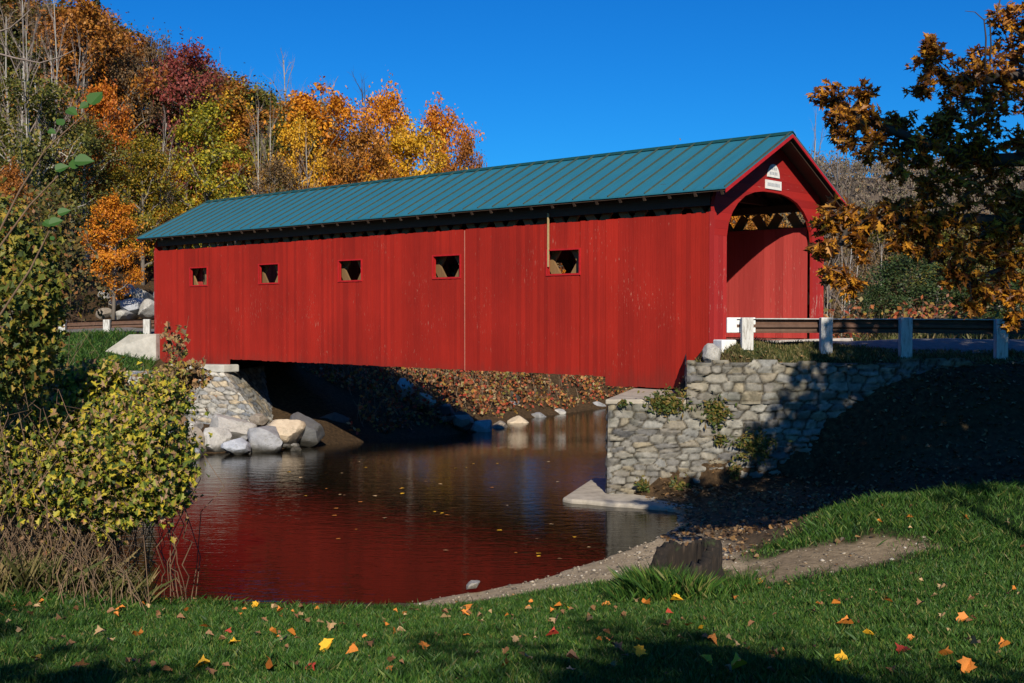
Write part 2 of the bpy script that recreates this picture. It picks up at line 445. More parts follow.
def cover(x, y, z, s):
    """what lies on the ground: grass and sand shares (0..1), the rest is leaf litter and brown earth"""
    nz = fbm(x * 1.3, y * 1.3, 11) * 1.6
    near = sstep(24.2, 22.5, y)
    grass = near * sstep(.75, 1.25, -s + nz * .35)
    # bare bank: sand tongue, path to the wall, eroded patch
    sand_line = 15.15 + .1 * np.clip(x, -3, 1.6) + nz * .3 - np.clip(x - 1.7, 0, 1) * .2
    tongue = sstep(-.25, .15, y - sand_line) * sstep(-1.6, -1.0, x) * sstep(3.6, 3.0, x) * near
    path = sstep(15.6, 16.4, y + nz * .6) * sstep(1.7, 2.2, x) * sstep(4.8, 4.1, x - (y - 17) * .22 + nz * .3) * near
    behind = sstep(19, 20, y) * near
    ex, ey = (x - 4.2) / 1.5, (y - 14.85 - (x - 4.2) * .15) / .8
    ero = sstep(1.2, .7, np.sqrt(ex ** 2 + ey ** 2) + nz * .55 + fbm(x * 5, y * 5, 77) * .7)
    bare = np.clip(tongue + path + behind + ero, 0, 1)
    grass = grass * (1 - bare)
    lw = sstep(-21, -19, x) * sstep(-12.9, -13.6, x) * sstep(39.2, 40.2, y + nz * .5) * sstep(45.2, 44.4, y)
    grass = np.maximum(grass, lw)
    verge = sstep(4.6, 5.2, x) * sstep(25.0, 25.3, y) * sstep(26.3, 25.8, y + nz) * .8
    grass = np.maximum(grass, verge)
    meadow = sstep(30.5, 32, y + nz) * sstep(8, 10, x) * sstep(43, 38, y) * .75
    grass = np.maximum(grass, meadow)
    sand = np.clip(tongue + ero * .55 + path * .12 + .05 * behind, 0, 1) * (1 - grass)
    worn_ = sstep(.30, .62, fbm(x * .9, y * .9, 91) + .25 * sstep(-1.5, -5, x)) * near
    grass = grass * (1 - .75 * worn_)
    return grass, sand

cg, cs = cover(V[:, 0], V[:, 1], V[:, 2], GS.ravel())
m_ground, nt, b, out = newmat('ground')
ag = N(nt, 'ShaderNodeAttribute', attribute_name='grass'); asn = N(nt, 'ShaderNodeAttribute', attribute_name='sand')
pv = mapped(nt)
n1 = noise_tex(nt, pv, 1.2, 8, .65); n2 = noise_tex(nt, pv, 9, 8, .7)
litter = ramp(nt, [(.3, (.018, .012, .008)), (.5, (.06, .038, .02)), (.72, (.14, .085, .042))], n2.outputs[0])
gcol = ramp(nt, [(.3, (.008, .02, .006)), (.7, (.022, .05, .012))], n1.outputs[0])
scol = ramp(nt, [(.3, (.33, .255, .16)), (.7, (.62, .51, .35))], n2.outputs[0])
sm = ramp(nt, [(.2, (.62, .6, .58)), (.75, (1.1, 1.08, 1.05))], n1.outputs[0])
scol2 = mix(nt, 1, scol.outputs[0], sm.outputs[0], 'MULTIPLY')
c = mix(nt, asn.outputs['Fac'], litter.outputs[0], scol2)
c = mix(nt, ag.outputs['Fac'], c, gcol.outputs[0])
nt.links.new(c, b.inputs['Base Color']); b.inputs['Roughness'].default_value = .95; b.inputs['Specular IOR Level'].default_value = .1
bump(nt, noise_tex(nt, pv, 14, 8, .75).outputs[0], b, .8, .05)
me = fast_mesh('ground', V, F, m_ground, True)
for nm, arr in (('grass', cg), ('sand', cs)):
    a = me.attributes.new(nm, 'FLOAT', 'POINT'); a.data.foreach_set('value', arr.astype(np.float32))
tag(link_mesh('ground', me), kind='structure')

# ---------------------------------------------------------------- water
m_water, nt, b, out = newmat('stream_water')
b.inputs['Base Color'].default_value = (.008, .006, .0028, 1); b.inputs['Roughness'].default_value = .02; b.inputs['IOR'].default_value = 1.33
b.inputs['Specular IOR Level'].default_value = .31
tc = N(nt, 'ShaderNodeTexCoord'); mp = N(nt, 'ShaderNodeMapping'); mp.inputs['Scale'].default_value = (1.4, 4.2, 1); mp.inputs['Rotation'].default_value = (0, 0, -.12)
nt.links.new(tc.outputs['Object'], mp.inputs[0])
w1 = noise_tex(nt, mp.outputs[0], 2.6, 3, .5); w2 = noise_tex(nt, mp.outputs[0], .7, 2, .5)
mm = N(nt, 'ShaderNodeMath', operation='MULTIPLY_ADD'); mm.inputs[1].default_value = 1.0
nt.links.new(w2.outputs[0], mm.inputs[0]); nt.links.new(w1.outputs[0], mm.inputs[2])
bump(nt, mm.outputs[0], b, .115, .05)
ys_ = np.concatenate([[2, 20], np.arange(28, 54, .5), [80, 130]])
mb = MB(); mb.add([(x, y, float(water_z(y))) for y in ys_ for x in (-40, 75)], [(2 * i, 2 * i + 1, 2 * i + 3, 2 * i + 2) for i in range(len(ys_) - 1)])
tag(mb.obj('water', m_water, None, True), kind='structure')

# ---------------------------------------------------------------- roads
m_road = plainmat('road_surface', (.16, .15, .14), .9, .3, 8, .6)
def ribbon(name, pts, width, lift):
    pts = np.array(pts, float); d = np.gradient(pts, axis=0); d /= np.linalg.norm(d, axis=1)[:, None]
    nrm = np.stack([-d[:, 1], d[:, 0]], 1)
    K = 7; vs_ = []
    for k in range(K):
        off = (k / (K - 1) - .5) * width
        q = pts + nrm * off; z = ground_z(q[:, 0], q[:, 1]) + lift - .03 * abs(k - 3) / 3
        vs_.append(np.stack([q[:, 0], q[:, 1], z], 1))
    n = len(pts); Vv = np.concatenate(vs_); Ff = []
    for k in range(K - 1):
        for i in range(n - 1): Ff.append((k * n + i, k * n + i + 1, (k + 1) * n + i + 1, (k + 1) * n + i))
    tag(link_mesh(name, fast_mesh(name, Vv, np.array(Ff)[:, ::-1], m_road, True)), kind='structure')
def smooth_path(ctrl, n=60):
    ctrl = np.array(ctrl, float); t = np.linspace(0, len(ctrl) - 1, n); out_ = []
    for q in t:
        i = min(int(q), len(ctrl) - 2); f = q - i
        p0 = ctrl[max(i - 1, 0)]; p1 = ctrl[i]; p2 = ctrl[i + 1]; p3 = ctrl[min(i + 2, len(ctrl) - 1)]
        out_.append(.5 * ((2 * p1) + (p2 - p0) * f + (2 * p0 - 5 * p1 + 4 * p2 - p3) * f * f + (3 * p1 - p0 - 3 * p2 + p3) * f ** 3))
    return np.array(out_)
pc = BW(2.7, -.45, 0); 
ribbon('road', smooth_path([(pc[0], pc[1]), (8.6, 27.9), (11.5, 28.0), (16, 28.3), (40, 29.5)]), 4.0, .05)
pf = BW(2.7, LEN + .45, 0)
ribbon('road', smooth_path([(pf[0], pf[1]), (-14.2, 47.0), (-20, 47.4), (-44, 45)]), 4.0, .05)

# ---------------------------------------------------------------- covered bridge
RED = (.36, .0165, .0075); RED_D = (.245, .0112, .006)
m_red = woodmat('red_boards', RED, RED_D, worn=(.42, .15, .10), wear=.752, axis=0, rough=.75, dirt=(.10, .03, .02))
m_redg = woodmat('red_gable_boards', (.36, .017, .013), (.24, .011, .010), board=.19, axis=2, worn=(.45, .25, .2), wear=.77)
m_redl = woodmat('red_leg_boards', (.42, .028, .024), (.27, .014, .014), board=.21, axis=0, worn=(.50, .30, .25), wear=.735)
m_redi = woodmat('faded_red_lining', (.44, .052, .045), (.26, .026, .024), worn=(.45, .2, .16), wear=.76, axis=0)
m_redt = plainmat('red_trim', (.40, .012, .014), .6, .2, 9, .2)
m_dark = woodmat('weathered_timber', (.13, .085, .05), (.05, .032, .02), axis=0)
m_lat = woodmat('lattice_timber', (.24, .14, .06), (.13, .075, .035), axis=0)
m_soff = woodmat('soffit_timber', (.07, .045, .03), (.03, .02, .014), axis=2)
m_deck = woodmat('deck_planks', (.36, .16, .13), (.2, .1, .08), axis=2)
m_conc = plainmat('concrete', (.42, .40, .36), .9, .25, 5, .5)
m_white = plainmat('white_paint', (.72, .72, .70), .7, .12, 9, .35)
m_ltwood = plainmat('light_batten', (.42, .30, .14), .7, .2, 12, .3)
m_roof, nt, b, out = newmat('green_standing_seam_roof')
v = mapped(nt, (.3, 2.2, .3)); n = noise_tex(nt, v, 2.2, 7, .65)
r = ramp(nt, [(.25, (.019, .125, .175)), (.5, (.022, .148, .205)), (.8, (.032, .165, .215))], n.outputs[0])
nt.links.new(r.outputs[0], b.inputs['Base Color']); b.inputs['Roughness'].default_value = .45; b.inputs['Specular IOR Level'].default_value = .5
m_seam = plainmat('roof_seam', (.055, .075, .055), .5, .2, 8, 0)
m_cap = plainmat('roof_ridge_cap', (.010, .06, .055), .5, .2, 8, 0)
m_letter = plainmat('grey_lettering', (.33, .36, .40), .7, .1, 9, 0)

bridge = empty('covered_bridge', BC, THB, 'long red board covered bridge with green metal roof spanning the stream', 'bridge')
rr_ = random.Random(3)
WIN = [4.5, 8.8, 13.05, 17.25, 21.45]; WW = 1.06; WZ0, WZ1 = 1.715, 2.315
SID_TOP = 3.03
def sid_bottom(s): return -.90 if 3.13 < s < 19.56 else -1.13
def siding(t0, t1, name, lower=True):
    mb = MB(); s = 0.06
    while s < LEN - .01:
        wdt = rr_.choice([.10, .12, .13, .14, .15, .18]); e = min(s + wdt, LEN)
        for brk in (3.13, 19.56):
            if s < brk < e: e = brk
        for c_ in WIN:
            for brk in (c_ - WW / 2, c_ + WW / 2):
                if s < brk - 1e-6 < e: e = brk
        if e - s > .03:
            dt = rr_.uniform(-.004, .004); zb = sid_bottom((s + e) / 2) + rr_.uniform(-.012, .012); zt = SID_TOP + rr_.uniform(-.012, .012)
            mid = (s + e) / 2
            win = any(abs(mid - c_) < WW / 2 for c_ in WIN)
            spans = [(zb, WZ0), (WZ1, zt)] if win else [(zb, zt)]
            for z0, z1 in spans: mb.box((t0 + dt, s + .0022, z0), (t1 + dt, e - .0022, z1))
        s = e
    return mb.obj(name, m_red, bridge)
near_s = siding(0, .03, 'siding'); siding(WID - .03, WID, 'siding')
# a joint lath and a loose light batten on the stream side
mb = MB(); mb.box((-.014, 8.06, -.92), (-.004, 8.08, 3.0)); mb.obj('joint_lath', plainmat('pale_lath', (.42, .17, .12), .7, .2, 9, .2), bridge)
mb = MB(); mb.box((-.03, 4.97, 1.9), (-.006, 5.02, 3.3)); mb.obj('batten', m_ltwood, bridge)
for t0, sg in ((0, -1), (WID, 1)):
    for c_ in WIN:
        mb = MB(); a, e = c_ - WW / 2, c_ + WW / 2
        o0, o1 = (t0 - .022, t0 + .09) if sg < 0 else (t0 - .09, t0 + .022)
        mb.box((o0, a - .05, WZ0 - .05), (o1, e + .05, WZ0 - .003)); mb.box((o0, a - .05, WZ1 + .003), (o1, e + .05, WZ1 + .04))
        mb.box((o0, a - .05, WZ0 - .003), (o1, a - .003, WZ1 + .003)); mb.box((o0, e + .003, WZ0 - .003), (o1, e + .05, WZ1 + .003))
        mb.obj('window_frame', m_redt, bridge)
# lattice trusses behind the siding
for base in (.26, WID - .40):
    mb = MB()
    for layer in (0, 1):
        tt = base + .075 * layer
        k = -3.2
        while k < LEN + 1:
            rise = 4.1; run = 2.85
            s0, s1 = (k, k + run) if layer == 0 else (k + run, k)
            p = np.array([tt, s0, -.75]); q = np.array([tt, s1, -.75 + rise])
            # clip to the bridge length
            lo, hi = 0., 1.
            ds = q[1] - p[1]
            for lim, sgn in ((.12, 1), (LEN - .12, -1)):
                tcut = (lim - p[1]) / ds
                if (sgn > 0) == (ds > 0): lo = max(lo, tcut)
                else: hi = min(hi, tcut)
            if hi - lo > .08:
                mb.bar(p + (q - p) * lo, p + (q - p) * hi, .065, .25, up=(1, 0, 0)) if False else mb.bar(p + (q - p) * lo, p + (q - p) * hi, .25, .065, up=(1, 0, 0))
            k += 1.07
    mb.obj('lattice_truss', m_lat, bridge)
    mb = MB()
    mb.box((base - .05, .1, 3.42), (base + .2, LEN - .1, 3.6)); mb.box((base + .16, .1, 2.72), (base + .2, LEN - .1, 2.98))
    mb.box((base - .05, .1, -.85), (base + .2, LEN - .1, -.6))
    if base < 1: mb.box((.05, .1, 3.2), (.10, LEN - .1, 3.5))  # dark board added on the near side so the eave gap looks shaded
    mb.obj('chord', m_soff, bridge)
# faded red board lining on the inside near both ends
for t0 in (.5, WID - .53):
    for s0, s1 in (((.16, 3.6), (LEN - 2.4, LEN - .16)) if t0 < 1 else ((.16, LEN - .16),)):
        mb = MB(); s = s0
        while s < s1 - .05:
            e = min(s + rr_.choice([.14, .18, .2, .24]), s1); dt = rr_.uniform(-.005, .005)
            mid = (s + e) / 2
            for z0, z1 in ([(.02, WZ0 - .05), (WZ1 + .05, 2.96)] if t0 > 1 and s > 7 and any(abs(mid - c_) < WW / 2 + .05 for c_ in WIN) else [(.02, 2.96)]):
                mb.box((t0 + dt, s + .002, z0), (t0 + .03 + dt, e - .002, z1))
            s = e
        mb.obj('lining', m_redi, bridge)
# deck, floor beams
mb = MB(); s = -.25
while s < LEN + .25:
    mb.box((.28, s + .003, -.1), (WID - .28, s + .237, 0 + rr_.uniform(-.006, .004))); s += .24
mb.obj('deck', m_deck, bridge)
mb = MB()
for k in range(17): s = .5 + k * 1.46; mb.box((.1, s, -.55), (WID - .1, s + .2, -.11))
for t in (1.2, 2.2, 3.2, 4.2): mb.box((t, .3, -.54), (t + .14, LEN - .3, -.115)) if False else None
mb.obj('floor_beam', m_soff, bridge)
mb = MB(); mb.box((.3, -.62, -.35), (WID + .6, -.27, .02)); mb.obj('portal_sill', plainmat('worn_sill', (.5, .45, .40), .9, .25, 6, .5), bridge, bevel=.02)
# portals
AR = [(.58, 0), (.58, 2.5), (.66, 2.82), (.84, 3.10), (1.08, 3.32), (1.42, 3.52), (1.85, 3.64), (2.25, 3.69), (2.7, 3.70)]
AR = AR + [(WID - a, z) for a, z in AR[-2::-1]]
OV, EZ, RZ = .37, 3.54, 5.126
SL = (RZ - EZ) / (WID / 2 + OV)
def roofz(t): return EZ + SL * (OV + min(t, WID - t))
def portal(s0, s1):
    # legs
    for mir in (0, 1):
        mb = MB(); pts = [(0.004, -1.1), (.575, -1.1 if mir == 0 else -.5), (.575, 2.5), (0.004, 2.5)]
        if mir: pts = [(WID - a, z) for a, z in pts][::-1]
        mb.prism([(a, s0, z) for a, z in pts], (0, s1 - s0, 0)); mb.obj('portal_leg', m_redl, bridge)
    # gable above the legs with the arch cut out
    inner = [p for p in AR if p[1] >= 2.5]
    n = len(inner); outer = []
    top = [(0.004, 2.503), (0.004, 2.9), (.0041, roofz(0) - .09)] 
    for i in range(n):
        f = i / (n - 1)
        if f <= .5:
            g = f / .5
            P = [(0.004, 2.503), (0.004, roofz(0) - .09), (WID / 2, RZ - .09)]
            h = .22
            p = (0.004, 2.503 + (P[1][1] - 2.503) * g / h) if g < h else (WID / 2 * (g - h) / (1 - h), P[1][1] + (P[2][1] - P[1][1]) * (g - h) / (1 - h))
        else:
            g = (1 - f) / .5; h = .22
            zt = roofz(0) - .09
            p = (WID - .004, 2.503 + (zt - 2.503) * g / h) if g < h else (WID - WID / 2 * (g - h) / (1 - h), zt + (RZ - .09 - zt) * (g - h) / (1 - h))
        outer.append(p)
    vs_ = [(a, s0, z if z > 2.503 else 2.503) for a, z in inner] + [(a, s0, z) for a, z in outer]
    vs_ += [(a, s1, z) for a, _, z in vs_]
    m = 2 * n; fs = []
    for i in range(n - 1):
        fs.append((i, i + 1, n + i + 1, n + i)); fs.append((m + i, m + n + i, m + n + i + 1, m + i + 1))
        fs.append((i, m + i, m + i + 1, i + 1)); fs.append((n + i, n + i + 1, m + n + i + 1, m + n + i))
    mb = MB(); mb.add(vs_, fs); mb.obj('gable', m_redg, bridge)
portal(-.03, .05); portal(LEN - .05, LEN + .03)
for t in (0, WID):
    for s in (0, LEN):
        mb = MB(); sg = -1 if t == 0 else 1
        mb.box((t - .012 if sg < 0 else t - .004, s - .045 if s == 0 else s - .08, -1.1), (t + .004 if sg < 0 else t + .012, s + .08 if s == 0 else s + .045, 3.05))
        mb.obj('corner_board', m_redl, bridge)
# tie beams and rafters
for k in range(12):
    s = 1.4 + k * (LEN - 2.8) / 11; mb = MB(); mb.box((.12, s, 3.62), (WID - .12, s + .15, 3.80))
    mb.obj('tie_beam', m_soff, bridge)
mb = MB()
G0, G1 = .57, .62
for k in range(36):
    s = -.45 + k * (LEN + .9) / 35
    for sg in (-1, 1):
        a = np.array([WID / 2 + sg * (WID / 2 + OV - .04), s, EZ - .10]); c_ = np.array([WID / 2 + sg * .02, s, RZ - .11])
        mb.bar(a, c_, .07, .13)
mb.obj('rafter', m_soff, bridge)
# roof
rf = MB()
for sg in (-1, 1):
    t_e = WID / 2 + sg * (WID / 2 + OV); t_r = WID / 2
    pts = [(t_e, -G0, EZ), (t_r, -G0, RZ), (t_r, -G0, RZ - .035), (t_e, -G0, EZ - .035)]
    rf.prism(pts if sg < 0 else pts[::-1], (0, LEN + G0 + G1, 0))
roof = rf.obj('roof', m_roof, bridge)
sm_ = MB(); n_ = 46
for k in range(n_ + 1):
    s = -G0 + .02 + k * (LEN + G0 + G1 - .04) / n_
    for sg in (-1, 1):
        a = np.array([WID / 2 + sg * (WID / 2 + OV - .002), s, EZ + .017]); c_ = np.array([WID / 2 + sg * .05, s, RZ + .005])
        sm_.bar(a, c_, .026, .035)
sm_.obj('seam', m_seam, roof)
mb = MB()
mb.prism([(WID / 2 - .16, -G0 - .02, RZ - .055), (WID / 2, -G0 - .02, RZ + .045), (WID / 2 + .16, -G0 - .02, RZ - .055), (WID / 2, -G0 - .02, RZ + .02)], (0, LEN + G0 + G1 + .04, 0))
mb.obj('ridge_cap', m_cap, roof)
mb = MB()   # sheathing under the metal
for sg in (-1, 1):
    t_e = WID / 2 + sg * (WID / 2 + OV - .03); t_r = WID / 2
    pts = [(t_e, -G0 + .03, EZ - .038), (t_r, -G0 + .03, RZ - .038), (t_r, -G0 + .03, RZ - .075), (t_e, -G0 + .03, EZ - .075)]
    mb.prism(pts if sg < 0 else pts[::-1], (0, LEN + G0 + G1 - .06, 0))
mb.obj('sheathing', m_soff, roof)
for s in (-G0 - .022, LEN + G1 + .002):
    mb = MB()
    for sg in (-1, 1):
        t_e = WID / 2 + sg * (WID / 2 + OV); t_r = WID / 2
        pts = [(t_e, s, EZ - .04), (t_r, s, RZ - .04), (t_r, s, RZ - .12), (t_e, s, EZ - .12)]
        mb.prism(pts if sg < 0 else pts[::-1], (0, .02, 0))
    mb.obj('rake_board', m_redt, roof)
# little white plaques on the gable (lettering too small to read: grey strokes)
cx = 2.72
pl = MB(); arc = [(cx - .3, 4.07), (cx + .3, 4.07)] + [(cx + .3 * math.cos(a), 4.07 + .33 * math.sin(a)) for a in np.linspace(.25, PI - .25, 9)]
pl.prism([(a, -.055, z) for a, z in arc], (0, .02, 0)); p1 = pl.obj('date_plaque', m_white, bridge)
mb = MB()
for row, zz, n_, w_ in ((0, 4.25, 4, .32), (1, 4.13, 5, .40)):
    for k in range(n_):
        x0 = cx - w_ / 2 + k * w_ / n_; mb.box((x0, -.059, zz), (x0 + w_ / n_ * .6, -.0555, zz + .07))
mb.obj('lettering', m_letter, p1)
pl = MB(); pl.box((2.33, -.055, 3.77), (3.11, -.035, 3.99)); p2 = pl.obj('name_plaque', m_white, bridge)
mb = MB()
for k in range(9):
    x0 = 2.42 + k * .068; mb.box((x0, -.059, 3.84), (x0 + .042, -.0555, 3.925))
mb.obj('lettering', m_letter, p2)

# ---------------------------------------------------------------- masonry
def masonry(c00, c10, c11, c01, res, cell, amp, seed, edge=(1, 1, 1, 1), topjit=0.):
    """a face of rough stones between four corners (bottom left, bottom right, top right, top left)"""
    c00, c10, c11, c01 = [np.array(c, float) for c in (c00, c10, c11, c01)]
    wl = max(np.linalg.norm(c10 - c00), np.linalg.norm(c11 - c01)); hl = max(np.linalg.norm(c01 - c00), np.linalg.norm(c11 - c10))
    nu, nv = max(int(wl / res), 4), max(int(hl / res), 4)
    U, Vv = np.meshgrid(np.linspace(0, 1, nu + 1), np.linspace(0, 1, nv + 1))
    X = U * wl; Z = Vv * hl
    r = np.random.default_rng(seed)
    sites = []; z = -cell[1]
    while z < hl + cell[1]:
        hh = cell[1] * r.uniform(.45, 1.9); x = -cell[0] * r.uniform(.2, 1.2)
        while x < wl + cell[0]:
            w_ = cell[0] * r.uniform(.35, 2.1); sites.append((x + w_ / 2, z + hh / 2 + r.uniform(-.2, .2) * hh)); x += w_
        z += hh
    sites = np.array(sites); asp = cell[1] / cell[0] * 1.15
    wx = X + fbm(X * 3, Z * 3, seed + 5) * .16; wz = Z + fbm(X * 3, Z * 3, seed + 9) * .1
    f1 = np.full(X.shape, 9.); f2 = np.full(X.shape, 9.); idx = np.zeros(X.shape, int)
    for i, (sx, sz) in enumerate(sites):
        d = np.sqrt(((wx - sx) * asp) ** 2 + (wz - sz) ** 2)
        new = d < f1
        f2 = np.where(new, f1, np.minimum(f2, d)); idx = np.where(new, i, idx); f1 = np.where(new, d, f1)
    rnd = r.random(len(sites)); lift = r.uniform(.25, 1.0, len(sites)); tx = r.uniform(-.5, .5, len(sites)); tz = r.uniform(-.7, .5, len(sites))
    e = np.clip((f2 - f1) / (cell[1] * .34), 0, 1); e = e ** .38
    hgt = e * (lift[idx] + tx[idx] * (X - sites[idx, 0]) / cell[0] + tz[idx] * (Z - sites[idx, 1]) / cell[1]) + fbm(X * 9, Z * 9, seed + 2) * .5
    fade = np.ones_like(X)
    for on, dist in zip(edge, (X, wl - X, Z, hl - Z)):
        if on: fade = fade * np.clip(dist / .07 + .15, 0, 1)
    hgt = hgt * amp * fade
    P = ((1 - U) * (1 - Vv))[..., None] * c00 + (U * (1 - Vv))[..., None] * c10 + (U * Vv)[..., None] * c11 + ((1 - U) * Vv)[..., None] * c01
    nrm = np.cross(c10 - c00, c01 - c00); nrm /= np.linalg.norm(nrm)
    P = P + hgt[..., None] * nrm
    if topjit:
        P[..., 2] += (Vv ** 4) * (rnd[idx] - .5) * topjit
    n = nu + 1; ii = (np.arange(nv)[:, None] * n + np.arange(nu)[None, :]).ravel()
    F_ = np.stack([ii, ii + 1, ii + n + 1, ii + n], 1)
    return P.reshape(-1, 3), F_, rnd[idx].ravel(), (1 - np.clip((f2 - f1) / (cell[1] * .24), 0, 1)).ravel()

def masonry_obj(name, panels, mat, parent):
    Vs, Fs, St, Gp, n = [], [], [], [], 0
    for p in panels:
        v_, f_, s_, g_ = p
        Vs.append(v_); Fs.append(f_ + n); St.append(s_); Gp.append(g_); n += len(v_)
    me = fast_mesh(name, np.concatenate(Vs), np.concatenate(Fs), mat, True)
    for nm, arr in (('stone', St), ('gap', Gp)):
        a = me.attributes.new(nm, 'FLOAT', 'POINT'); a.data.foreach_set('value', np.concatenate(arr).astype(np.float32))
    return link_mesh(name, me, parent)

m_stone = stonemat('fieldstone', [(0, (.10, .10, .105)), (.2, (.25, .235, .20)), (.4, (.16, .155, .15)), (.6, (.28, .24, .17)), (.8, (.21, .21, .20)), (1, (.35, .33, .28))], (.03, .025, .018))
m_stone2 = stonemat('pale_fieldstone', [(0, (.16, .18, .21)), (.25, (.40, .38, .33)), (.5, (.27, .28, .29)), (.75, (.42, .34, .23)), (1, (.50, .49, .45))], (.06, .052, .042))
m_wing = plainmat('weathered_concrete', (.40, .385, .34), .9, .25, 3, .5)
m_cap_conc = plainmat('pale_concrete', (.36, .32, .26), .9, .30, 3, .7)

ab = empty('stone_abutment', (2.04, 24.6, -4.2), 0, 'grey fieldstone abutment rising from the stream under the bridge portal corner', 'stone abutment')
ab_off = np.array([2.04, 24.6, -4.2])
def rel(p): return np.array(p, float) - ab_off
pn = [masonry(rel((2.04, 24.6, -4.2)), rel((6.9, 24.62, -4.2)), rel((7.2, 24.62, -1.92)), rel((2.07, 24.6, -1.92)), .032, (.30, .115), .10, 21, (1, 0, 0, 0)),
      masonry(rel((3.3, 30.0, -4.2)), rel((2.04, 24.6, -4.2)), rel((2.07, 24.62, -1.92)), rel((3.33, 30.0, -1.92)), .05, (.36, .15), .07, 22, (1, 1, 0, 1))]
masonry_obj('masonry', pn, m_stone, ab)
mb = MB(); poly = [(2.0, 24.52), (3.74, 24.56), (4.12, 27.1), (5.2, 28.6), (3.6, 30.0), (3.25, 29.2)]
mb.prism([rel((a, c_, -1.93)) for a, c_ in poly], (0, 0, .115)); mb.obj('cap_slab', m_cap_conc, ab, bevel=.03)
mb = MB(); poly = [(1.06, 24.1), (1.25, 23.86), (1.55, 23.76), (2.1, 23.42), (2.45, 23.32), (2.95, 23.02), (3.4, 22.95), (3.75, 22.75), (4.3, 24.5), (2.3, 24.9), (2.25, 27), (1.9, 27)]
mb.prism([rel((a, c_, -4.4)) for a, c_ in poly], (0, 0, .54)); mb.obj('footing', m_cap_conc, ab, bevel=.05)

rw = empty('retaining_wall', (3.76, 24.6, -4.2), 0, 'taller rough stone retaining wall stepping up beside the abutment and running under the guardrail', 'retaining wall')
ab_off = np.array([3.76, 24.6, -4.2])
pn = []
xs = [3.76, 7.2, 10.2]; zt = [-1.0, -1.02, -.98]; ys = [24.6, 24.62, 24.75]
for i in range(2):
    zb0 = -1.92 if i == 0 else -4.2
    pn.append(masonry(rel((xs[i], ys[i], zb0)), rel((xs[i + 1], ys[i + 1], zb0)), rel((xs[i + 1], ys[i + 1], zt[i + 1])), rel((xs[i], ys[i], zt[i])), .034 if i < 2 else .06, (.31, .12), .10, 31 + i, (1 if i == 0 else 0, 0, 0, 0), .14))
pn.append(masonry(rel((4.17, 27.4, -2.0)), rel((3.76, 24.6, -2.0)), rel((3.76, 24.6, -1.0)), rel((4.17, 27.4, -.9)), .05, (.36, .15), .05, 37, (0, 1, 0, 1)))
masonry_obj('masonry', pn, m_stone, rw)
mb = MB(); mb.hexa([rel(p) for p in [(3.80, 24.66, -4.1), (10.2, 24.85, -4.1), (10.2, 25.2, -4.1), (3.9, 25.2, -4.1), (3.80, 24.66, -1.05), (10.2, 24.85, -1.07), (10.2, 25.2, -1.07), (3.9, 25.2, -1.05)]])
mb.obj('backing', m_stone, rw)
# earth between wall and abutment back
# left abutment across the stream
la_off = np.array([-9.2, 39.0, -3.9]); ab_off = la_off
la = empty('stone_abutment', la_off, 0, 'pale battered stone abutment with concrete cap under the far end of the bridge', 'stone abutment')
A0 = (-13.6, 39.9, -4.0); A1 = (-8.15, 38.6, -4.0); A2 = (-9.95, 39.45, -1.98); A3 = (-13.6, 40.4, -1.98)
B1 = (-8.4, 44.2, -4.0); B2 = (-9.6, 44.8, -1.98)
masonry_obj('masonry', [masonry(rel(A0), rel(A1), rel(A2), rel(A3), .045, (.38, .16), .10, 41, (0, 1, 0, 1)), masonry(rel(A1), rel(B1), rel(B2), rel(A2), .07, (.42, .17), .06, 42, (1, 0, 0, 1))], m_stone2, la)
mb = MB(); mb.prism([rel(p) for p in [(-12.1, 39.92, -1.99), (-9.93, 39.4, -1.99), (-9.5, 39.85, -1.99), (-12.0, 40.5, -1.99)]], (0, 0, .26)); mb.obj('cap_slab', m_wing, la, bevel=.03)
mb = MB(); p0 = [at(105, 351, 42.3), at(112, 368, 42.3), at(156, 368, 42.6), at(156, 334, 42.6), at(129, 334.5, 42.4)]
o = mb; org = p0[1].copy(); mb.prism([p - org for p in p0], (0.1, .4, 0))
wing = mb.obj('concrete_wingwall', m_wing, bevel=.02); wing.location = org
tag(wing, 'sloped concrete wing wall beside the far left corner of the bridge', 'wing wall')

# ---------------------------------------------------------------- rocks
def rock_mesh(name, seed, mat, planes=22, cut=.50):
    import bmesh
    bm = bmesh.new(); bmesh.ops.create_icosphere(bm, subdivisions=4, radius=1)
    r = np.random.default_rng(seed)
    co = np.array([v.co for v in bm.verts])
    nr = r.normal(size=(planes, 3)); nr /= np.linalg.norm(nr, axis=1)[:, None]; dd = r.uniform(cut, .9, planes)
    for k in range(planes):
        over = co @ nr[k] - dd[k]; m_ = over > 0
        co[m_] -= over[m_][:, None] * nr[k] * .93
    for i, v in enumerate(bm.verts):
        p = Vector(co[i]); nz = mnoise.fractal(p * 2.2 + Vector((seed, 0, 0)), 1, 2, 4)
        v.co = p * (1 + .045 * nz + .02 * mnoise.fractal(p * 7, 1, 2, 3))
    me = bpy.data.meshes.new(name); bm.to_mesh(me); bm.free(); me.materials.append(mat)
    co = np.array([v.co for v in me.vertices]); lo, hi = co.min(0), co.max(0)
    co = (co - (lo + hi) / 2) / ((hi - lo) / 2)
    me.vertices.foreach_set('co', co.astype(np.float32).ravel())
    me.polygons.foreach_set('use_smooth', np.ones(len(me.polygons), dtype=bool)); me.update()
    try: me.set_sharp_from_angle(angle=math.radians(22))
    except Exception: pass
    return me
m_r_pale = rockmat('pale_rock', (.46, .44, .40), (.30, .29, .27)); m_r_grey = rockmat('grey_rock', (.33, .33, .335), (.2, .2, .205))
m_r_tan = rockmat('tan_rock', (.56, .46, .33), (.42, .33, .23), (.2, .15, .1)); m_r_brown = rockmat('brown_rock', (.32, .27, .21), (.2, .165, .13))
